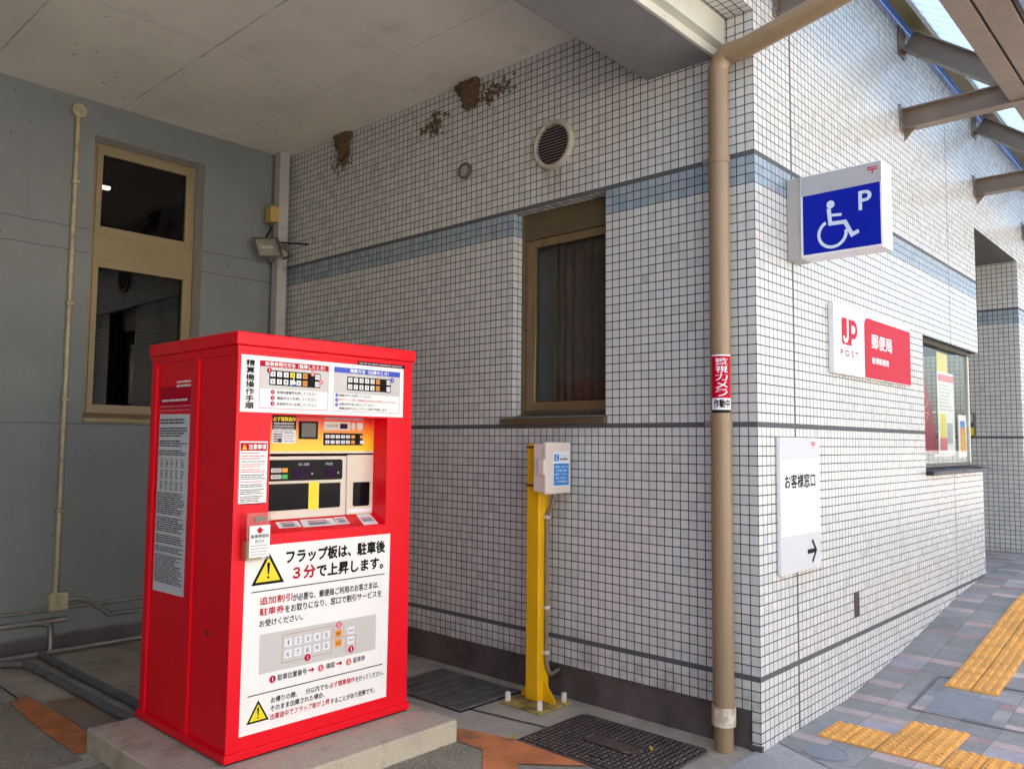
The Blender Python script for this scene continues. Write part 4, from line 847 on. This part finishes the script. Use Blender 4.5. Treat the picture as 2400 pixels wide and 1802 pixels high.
b.text(q, "サービス", -.150, 1.397, .075, .012, 'greyl', .001); b.text(q, "無料電話", -.148, 1.377, .07, .013, 'greyt', .001, .02)
for i, t_ in enumerate(("お問い合わせ", "ご用の際は受話器", "お取りください", "係員につながります", "二十四時間受付")): b.text(q, t_, -.197+.008*(i % 2), 1.332-.0215*i, .118-.016*(i % 2), .0125, 'whitec', .002, .012)
b.build("phone_sticker", cb)
b = MB(); b.tube(smoothpath([(-1.225, -.14, 1.19), (-1.225, -.142, 1.15), (-1.24, -.15, 1.09), (-1.262, -.155, 1.03), (-1.264, -.155, .9), (-1.264, -.155, .35), (-1.262, -.153, .2), (-1.262, -.12, .125), (-1.28, -.06, .115), (-1.30, .0, .115)]), .0125, 'conduit', 10)
o = b.build("flexible_conduit", None, smooth=True); o = tag(o, "grey-brown flexible conduit from the call box down the yellow post into the wall", "conduit")
for zz in (1.03, .50, .24): b = MB(); b.box(-1.279, -1.248, -.172, -.138, zz, zz+.02, 'boltcap'); b.build("clip", o, .003)

# ------------------------------------------------------------------ covers in the floor
mh = thing("manhole_cover", "dark rectangular cast iron cover with studded pattern in the carport floor", "manhole cover", (-.58, -.44, -.04))
q = Pl((0, 0, -.040), X, Y)
b = MB(); mx0, mx1, my0, my1 = -.985, -.19, -.722, -.155
oc = lambda e: [(mx0+e, my0+e), (mx1-.03, my0+e), (mx1-e, my0+.03), (mx1-e, my1-.03), (mx1-.03, my1-e), (mx0+.03, my1-e), (mx0+e, my1-.03)]
b.prism([q.p(*p_) for p_ in oc(0)], (0, 0, .007), 'iron'); b.build("frame", mh, .002)
b = MB(); b.face([q.p(*p_, .0076) for p_ in oc(.016)], 'irondark'); b.build("cover_plate", mh)
b = MB(); i_ = 0
for iu in range(23):
    for iv in range(16):
        u = mx0+.036+iu*.0328; v = my0+.036+iv*.0328
        if abs(u+.585) < .16 and abs(v+.44) < .055: continue
        if (iu+iv) % 2: du_, dv_ = .0145, .0068
        else: du_, dv_ = .0068, .0145
        b.raw([q.p(u-du_, v-dv_, .008), q.p(u+du_, v-dv_, .008), q.p(u+du_, v+dv_, .008), q.p(u-du_, v+dv_, .008), q.p(u-du_*.7, v-dv_*.7, .0125), q.p(u+du_*.7, v-dv_*.7, .0125), q.p(u+du_*.7, v+dv_*.7, .0125), q.p(u-du_*.7, v+dv_*.7, .0125)], [(4,5,6,7), (0,1,5,4), (1,2,6,5), (2,3,7,6), (3,0,4,7)], 'iron')
b.build("stud_pattern", mh)
b = MB(); b.slab(q, -.735, -.435, -.488, -.392, 'iron', .008, .012)
for a, c, e_, f_ in ((-.735, -.435, -.488, -.482), (-.735, -.435, -.398, -.392), (-.735, -.729, -.488, -.392), (-.441, -.435, -.488, -.392)): b.slab(q, a, c, e_, f_, 'iron', .012, .016)
b.build("name_plate", mh)
for u, v in ((-.70, -.25), (-.42, -.25), (-.55, -.63)): b = MB(); b.slab(q, u-.05, u+.05, v-.007, v+.007, 'black', .008, .0095); b.build("lifting_slot", mh)
gt = thing("drain_grate", "steel bar drain grate in the shaded floor behind the red machine", "grate", (-1.85, -.36, -.04))
b = MB(); b.slab(q, -2.22, -1.5, -.62, -.10, 'black', .0005, .003); b.build("pit", gt)
for i in range(25): b = MB() if i == 0 else b; b.slab(q, -2.21, -1.51, -.615+i*.0208, -.615+i*.0208+.007, 'steelpipe', .003, .012)
for i in range(8): b.slab(q, -2.21+i*.0986, -2.204+i*.0986, -.615, -.105, 'darkpipe', .003, .0115)
b.build("bars", gt)
for i, (u, v, s_, lab) in enumerate(((-1.0, -.735, .03, "fallen yellow leaf by the left corner of the iron cover"), (-.40, -.37, .022, "fallen yellow leaf at the right edge of the cover's centre plate"), (-.46, -.50, .026, "fallen yellow leaf below the cover's centre plate"))):
    rr = random.Random(i+40); qq = Pl((u, v, -.022), (math.cos(i*1.7+.4), math.sin(i*1.7+.4), .1), (-math.sin(i*1.7+.4), math.cos(i*1.7+.4), .15)); b = MB()
    b.poly(qq, [(-s_, 0), (-s_*.4, s_*.42), (s_*.4, s_*.45), (s_, .05*s_), (s_*.5, -s_*.3), (-s_*.3, -s_*.35)], 'leaf', 0); b.poly(qq, [(-s_*.3, s_*.1), (s_*.6, s_*.7), (s_*.9, .3*s_)], 'leaf', .003); tag(b.build("fallen_leaf"), lab, "leaf")

# ------------------------------------------------------------------ tactile paving
def tac(dots):
    mb = MB(); q = Pl((0, 0, 0), X, Y); u, v = .1405, .2825
    mb.box(.001, u, .001, v, -.004, .005, 'tactile')
    if dots:
        for i in range(3):
            for j in range(6):
                cx, cy = .024+i*.048, .024+j*.0475; n = 8
                r1 = [(cx+.0165*math.cos(k*math.pi/4), cy+.0165*math.sin(k*math.pi/4), .005) for k in range(n)]; r2_ = [(cx+.010*math.cos(k*math.pi/4), cy+.010*math.sin(k*math.pi/4), .0135) for k in range(n)]
                mb.raw(r1+r2_, [tuple(range(n, 2*n))]+[(k, (k+1) % n, n+(k+1) % n, n+k) for k in range(n)], 'tactile')
    else:
        for i in range(3):
            cx = .024+i*.048
            for j in range(2):
                a, c = .012+j*.14, .012+j*.14+.122
                mb.raw([(cx-.016, a, .005), (cx+.016, a, .005), (cx+.016, c, .005), (cx-.016, c, .005), (cx-.010, a+.008, .0135), (cx+.010, a+.008, .0135), (cx+.010, c-.008, .0135), (cx-.010, c-.008, .0135)], [(4,5,6,7), (0,1,5,4), (1,2,6,5), (2,3,7,6), (3,0,4,7)], 'tactile')
    return mb.build("tactile_tile")
dot0, bar0 = tac(True), tac(False); first = {0: True, 1: True}
def put(kind, x_, y_):
    s_ = (dot0, bar0)[kind]
    if first[kind]: o = s_; first[kind] = False
    else: o = s_.copy(); COL.objects.link(o)
    o.location = (x_, y_, zg(y_)+.003); sl_ = (zg(y_+.285)-zg(y_))/.285; o.rotation_euler = (math.atan(sl_), 0, 0)
    if kind == 0: tag(o, "orange-yellow dotted tactile tile in the stepped patch near the building corner", "tactile tile", "dotted tactile tiles near the corner")
    else: tag(o, "orange-yellow bar tactile tile in the long strip running along the pavement", "tactile tile", "bar tactile tiles in the long strip")
for x_, y_ in ((.112, .412), (.258, .412), (.408, .412), (.554, .412), (.408, .700), (.554, .700), (.704, .412), (.850, .412), (.996, .412), (1.142, .412)): put(0, x_, y_)
for j in range(14):
    for i in range(2): put(1, .398+i*.146, 1.665+j*.288)

# inspection hatch filled with pavers, round cover
ih = thing("inspection_hatch", "paved inspection hatch with dark steel rim between the tactile patches", "hatch", (.6, 1.5, 0))
def gp(u, v, e=.004): return (u, v, zg(v)+e)
b = MB()
for (p_, q_) in (((.325, 1.20), (.96, 1.20)), ((.325, 1.82), (.96, 1.82)), ((.325, 1.20), (.325, 1.82)), ((.96, 1.20), (.96, 1.82))):
    for k in range(8):
        a = Vector(p_).lerp(Vector(q_), k/8); c = Vector(p_).lerp(Vector(q_), (k+1)/8); t_ = (c-a).normalized()*.009; n_ = Vector((-t_.y, t_.x))
        b.face([gp(*(a-n_)), gp(*(c-n_)), gp(*(c+n_)), gp(*(a+n_))], 'darkpipe')
b.build("rim", ih)
b = MB()
for k in range(6):
    a, c = 1.23+k*.06, 1.23+(k+1)*.06; b.face([gp(.40, a, .003), gp(.72, a, .003), gp(.72, c, .003), gp(.40, c, .003)], 'haircover')
b.build("infill", ih)
rc = thing("round_cover", "small round grey cover set in the pavers near the building corner", "manhole cover", (.24, .21, -.035))
q = Pl((0, 0, -.035), X, Y); b = disc(q, .24, .21, [(.104, .001), (.104, .004), (.094, .004), (.092, .002), (.088, .002), (.086, .004), (.0001, .004)], 'haircover', 32); b.build("cover", rc)

# ------------------------------------------------------------------ signs
def post_mark(mb, pl, u, v, w_, h_, m, d):
    t = h_*.17; mb.rect(pl, u-w_/2, u+w_/2, v+h_/2-t, v+h_/2, m, d); mb.rect(pl, u-w_/2, u+w_/2, v+h_*.1-t/2, v+h_*.1+t/2, m, d); mb.rect(pl, u-t*.55, u+t*.55, v-h_/2, v+h_*.1-t/2, m, d)
ws = thing("wheelchair_sign", "projecting sign box with white wheelchair symbol and P on a blue panel", "sign", (0, .45, 2.72))
b = MB(); b.box(.003, .082, .385, .515, 2.488, 2.944, 'signgrey'); b.build("bracket", ws, .003)
b = MB(); b.box(.082, .512, .378, .522, 2.492, 2.942, 'whitec'); b.build("box", ws, .004)
b = MB(); q = PY(.3775); b.rect(q, .088, .507, 2.830, 2.937, 'greyl', .0006); b.rect(q, .097, .501, 2.506, 2.830, 'navy', .001)
post_mark(b, q, .465, 2.898, .052, .036, 'redp', .001)
b.text(q, "P", .395, 2.700, .062, .098, 'lightblue', .002, .014)
b.circ(q, .248, 2.758, .0215, 'lightblue', .002); sw = .021
b.stroke(q, [(.238, 2.738), (.245, 2.655), (.322, 2.652), (.357, 2.578), (.392, 2.592)], sw, 'lightblue', .002); b.stroke(q, [(.243, 2.700), (.305, 2.694)], .015, 'lightblue', .0022)
b.stroke(q, [(.255+.072*math.cos(R(a_)), 2.600+.072*math.sin(R(a_))) for a_ in range(118, 372, 10)], .0165, 'lightblue', .0024); b.build("face_panel", ws)

js = thing("post_office_sign", "white and red post office wall sign with a red square logo", "sign", (0, 1.67, 2.12))
u0, u1, v0, v1 = .948, 2.40, 1.912, 2.335; xs = .038
b = MB(); b.box(.002, xs, u0, u1, v0, v1, 'whitec'); b.build("panel", js, .004)
b = MB(); q = PX(xs); 
b.rrect(q, 1.455, u1-.004, v0+.004, v1-.030, .06, 'redp', .001, (0, 1, 0, 0))
LU = 1.065; LW = .265; LB = 2.095; LH = .165
b.rrect(q, LU, LU+.145, LB, LB+LH, .025, 'redp', .001); b.stroke(q, [(LU+.10, LB+LH), (LU+.10, LB+.052), (LU+.085, LB+.03), (LU+.06, LB+.022), (LU+.04, LB+.035), (LU+.034, LB+.052)], .026, 'whitec', .0018)
b.stroke(q, [(LU+.148, LB), (LU+.148, LB+LH-.018), (LU+.215, LB+LH-.018), (LU+.243, LB+LH-.035), (LU+.25, LB+LH-.062), (LU+.238, LB+.078), (LU+.21, LB+.062), (LU+.165, LB+.062)], .034, 'redp', .0014)
b.text(q, "P O S T", LU-.02, 2.026, .30, .036, 'maroon', .001, .03); b.text(q, "郵便局", 1.585, 2.115, .40, .095, 'whitec', .002, .015); b.text(q, "飯塚郵便局", 1.585, 2.015, .33, .042, 'whitec', .002, .02); b.build("face_panel", js)

ig = thing("direction_sign", "tall white wall sign for the customer window with a right arrow", "sign", (0, .47, 1.16))
b = MB(); xs = .026; b.box(.002, xs, .207, .722, .800, 1.520, 'whitec'); b.build("panel", ig, .003)
b = MB(); q = PX(xs); b.rect(q, .21, .719, 1.402, 1.517, 'coolgrey', .0005); b.rect(q, .21, .719, .803, .998, 'coolgrey', .0005)
post_mark(b, q, .632, 1.479, .062, .036, 'redp', .001); b.text(q, "お客様窓口", .255, 1.248, .400, .075, 'black', .001, .018)
b.stroke(q, [(.535, .896), (.645, .896)], .024, 'black', .001); b.stroke(q, [(.600, .956), (.652, .896), (.600, .836)], .02, 'black', .0014); b.build("face_panel", ig)
b = MB(); b.box(0, .006, 1.288, 1.368, .425, .570, 'brown'); tag(b.build("wall_plate", None, .002), "small dark brown vertical plate low on the sunny tiled wall", "wall plate")

# ------------------------------------------------------------------ customer window at the far corner
cwn = MB(); q = PX(-.1)
cwn.slab(q, 2.84, 4.58, 2.318, 2.36, 'soffit', -.03, .03); cwn.slab(q, 4.535, 4.58, 1.31, 2.318, 'fascia', -.03, .012); cwn.slab(q, 2.84, 4.535, 1.305, 1.335, 'soffit', -.03, .02)
cwin = cwn.build("counter_window", bld, .002)
b = MB(); b.slab(q, 2.85, 4.535, 1.335, 2.318, 'glassc', -.004, 0); b.build("pane", cwin)
b = MB(); b.box(-1.0, -.14, 4.552, 4.558, 1.335, 2.318, 'glassc'); b.build("pane", cwin)
b = MB(); b.prism([(-.16, 2.84, 1.255), (.055, 2.84, 1.255), (.055, 2.84, 1.285), (-.16, 2.84, 1.305)], (0, 1.87, 0), 'silldark'); b.build("sill", cwin, .004)
b = MB(); b.box(-1.6, -1.55, 2.0, 4.5, .3, 2.9, 'roomwall').box(-1.55, -.16, 2.4, 2.45, .3, 2.9, 'roomwall').box(-1.55, -.16, 2.4, 4.5, 2.55, 2.6, 'roomwall').box(-1.55, -.16, 2.45, 4.5, 1.2, 1.25, 'roomwall'); b.build("room_lining", cwin)
b = MB(); q = PX(-.125); pts = [(3.15, 2.318), (3.30, 2.318), (3.305, 2.10), (3.36, 1.99), (3.45, 1.87), (3.53, 1.74), (3.60, 1.60), (3.625, 1.42), (3.15, 1.44)]
b.poly(q, pts, 'maroon', 0); b.poly(Pl((-.13, 0, 0), Y, Zv), pts, 'maroon', 0); b.text(q, "ンア", 3.25, 1.62, .16, .30, 'pinkp', .002, 0, True); tag(b.build("reflected_banner"), "maroon banner modelled as a sheet with curved edge and lettering behind the counter glass", "reflected_banner")  # flag reflection in the counter glass, modelled as a maroon sheet
b = MB(); q = PX(-.115); b.slab(q, 3.64, 4.15, 1.42, 2.12, 'white', -.003, 0); b.rect(q, 3.66, 4.14, 2.04, 2.10, 'pinkp', .001); b.fine(q, 3.68, 4.1, 1.78, 2.02, 8, 'greyp', .001, .3); b.rect(q, 3.70, 3.86, 1.55, 1.76, 'yellowp', .001); b.rect(q, 3.68, 3.9, 1.44, 1.55, 'pinkp', .001); b.rect(q, 3.9, 4.08, 1.5, 1.68, 'greyl', .001); tag(b.build("window_poster"), "large pale poster with pink and yellow blocks inside the counter window", "poster")
b = MB(); b.slab(PX(-.15), 3.78, 4.10, 2.10, 2.30, 'yellowp', -.003, 0); tag(b.build("window_poster"), "small yellow poster at the top of the counter window", "poster")
b = MB(); q = PX(-.108); b.slab(q, 4.24, 4.52, 1.385, 1.765, 'white', -.003, 0); b.rect(q, 4.30, 4.48, 1.42, 1.65, 'orangep', .001); b.rect(q, 4.30, 4.46, 1.65, 1.71, 'skyblue', .001); b.text(q, "ご案内中", 4.34, 1.43, .1, .2, 'yellowp', .002, .02, True); tag(b.build("window_poster"), "narrow white and orange poster at the right edge of the counter window", "poster")
b = MB()
for a, c, e_, f_ in ((3.58, 4.22, 1.76, 1.775), (4.16, 4.2, 1.40, 1.76), (3.6, 4.22, 1.395, 1.41), (3.7, 4.18, 1.60, 1.612)): b.slab(PX(-.135), a, c, e_, f_, 'whitec', -.02, 0)
tag(b.build("display_rack"), "thin white display rack behind the posters of the counter window", "rack")
mo = thing("monitor", "dark monitor hanging inside the top left of the counter window", "monitor", (-.25, 3.5, 2.2))
b = MB(); b.box(-.30, -.24, 3.36, 3.72, 2.12, 2.33, 'lampbody'); b.build("case", mo, .004); b = MB(); b.slab(PX(-.239), 3.385, 3.695, 2.145, 2.305, 'screen', 0, .002); b.build("screen", mo)
pb = thing("wall_box", "small dark wall box with a yellow lower half on the far tiled pier", "wall box", (-.48, 6.36, 1.7))
b = MB(); b.box(-.56, -.445, 6.30, 6.388, 1.585, 1.855, 'soffit'); b.build("case", pb, .004)
b = MB(); b.slab(PY(6.30), -.55, -.455, 1.60, 1.69, 'yellowp', 0, .004); b.build("yellow_panel", pb); b = MB(); b.slab(PY(6.30), -.545, -.46, 1.75, 1.84, 'greyl', 0, .004); b.build("grey_panel", pb)

# ------------------------------------------------------------------ steel canopy
cn = thing("steel_canopy", "brown steel canopy with translucent panels on triangular brackets along the street wall", "canopy", (.4, 3.5, 4))
def beam_h(mb, p, q_, w_, h_, m, tw=.008, tf=.010):
    """H beam from p to q in the x-z plane; section width w along y, depth h"""
    p, q_ = Vector(p), Vector(q_); d = (q_-p).normalized(); n = Vector((-d.z, 0, d.x)); L = q_-p
    def bar(y0_, y1_, a, c): mb.prism([p+Vector((0, y0_, 0))+n*a, p+Vector((0, y1_, 0))+n*a, p+Vector((0, y1_, 0))+n*c, p+Vector((0, y0_, 0))+n*c], L, m)
    bar(0, w_, 0, tf); bar(0, w_, h_-tf, h_); bar(w_/2-tw/2, w_/2+tw/2, tf, h_-tf)
YB = (.27, 2.43, 4.58, 6.74, 8.90)
for yb in YB:
    b = MB(); beam_h(b, (.012, yb, 3.846), (.98, yb, 3.842), .10, .155, 'steelbrown'); o = b.build("tie_beam", cn)
    b = MB(); b.box(.001, .011, yb-.03, yb+.13, 3.83, 4.03, 'steelbrown')
    for dy in (-.015, .115):
        for zz in (3.87, 3.99): b.tube([(.011, yb+dy, zz), (.02, yb+dy, zz)], .011, 'steelpipe', 6)
    b.prism([(.012, yb+.046, 3.845), (.09, yb+.046, 3.845), (.012, yb+.046, 3.76)], (0, .008, 0), 'steelbrown')
    b.build("wall_plate", cn)
    b = MB(); beam_h(b, (.012, yb, 4.468), (.72, yb, 3.93), .10, .15, 'steelbrown'); b.build("rafter", cn)
    b = MB(); b.box(.001, .011, yb-.03, yb+.13, 4.42, 4.64, 'steelbrown')
    for dy in (-.015, .115):
        for zz in (4.46, 4.6): b.tube([(.011, yb+dy, zz), (.02, yb+dy, zz)], .011, 'steelpipe', 6)
    b.build("wall_plate", cn)
b = MB(); b.box(.712, .832, -.6, 11, 3.856, 4.06, 'steelbrown').box(.848, .995, -.6, 11, 3.856, 4.06, 'steelbrown').box(.832, .848, -.6, 11, 3.875, 4.04, 'brown').box(1.005, 1.03, -.6, 11, 3.86, 4.06, 'brown'); b.build("girder", cn, .003)
b = MB(); b.box(.078, .18, -.6, 11, 4.60, 4.67, 'purlin'); b.build("purlin", cn, .003)
b = MB(); b.box(.02, .07, -.6, 11, 4.655, 4.70, 'bluetrim'); b.build("blue_strip", cn)  # bright blue strip between the wall and the purlin
b = MB(); beam_h(b, (.40, -.6, 4.34), (.401, -.6, 4.34), .1, .1, 'steelbrown')
sec = [(.035, 4.745), (1.12, 4.05)]; n_ = 6
for k in range(n_):
    ya, yb_ = -.6+k*1.93, -.6+(k+1)*1.93-.012
    b = MB(); b.prism([(sec[0][0], ya, sec[0][1]), (sec[1][0], ya, sec[1][1]), (sec[1][0], ya, sec[1][1]+.01), (sec[0][0], ya, sec[0][1]+.01)], (0, yb_-ya, 0), 'canopy'); b.build("roof_panel", cn)

for o in bpy.data.objects:
    if '_o' in o: del o['_o']
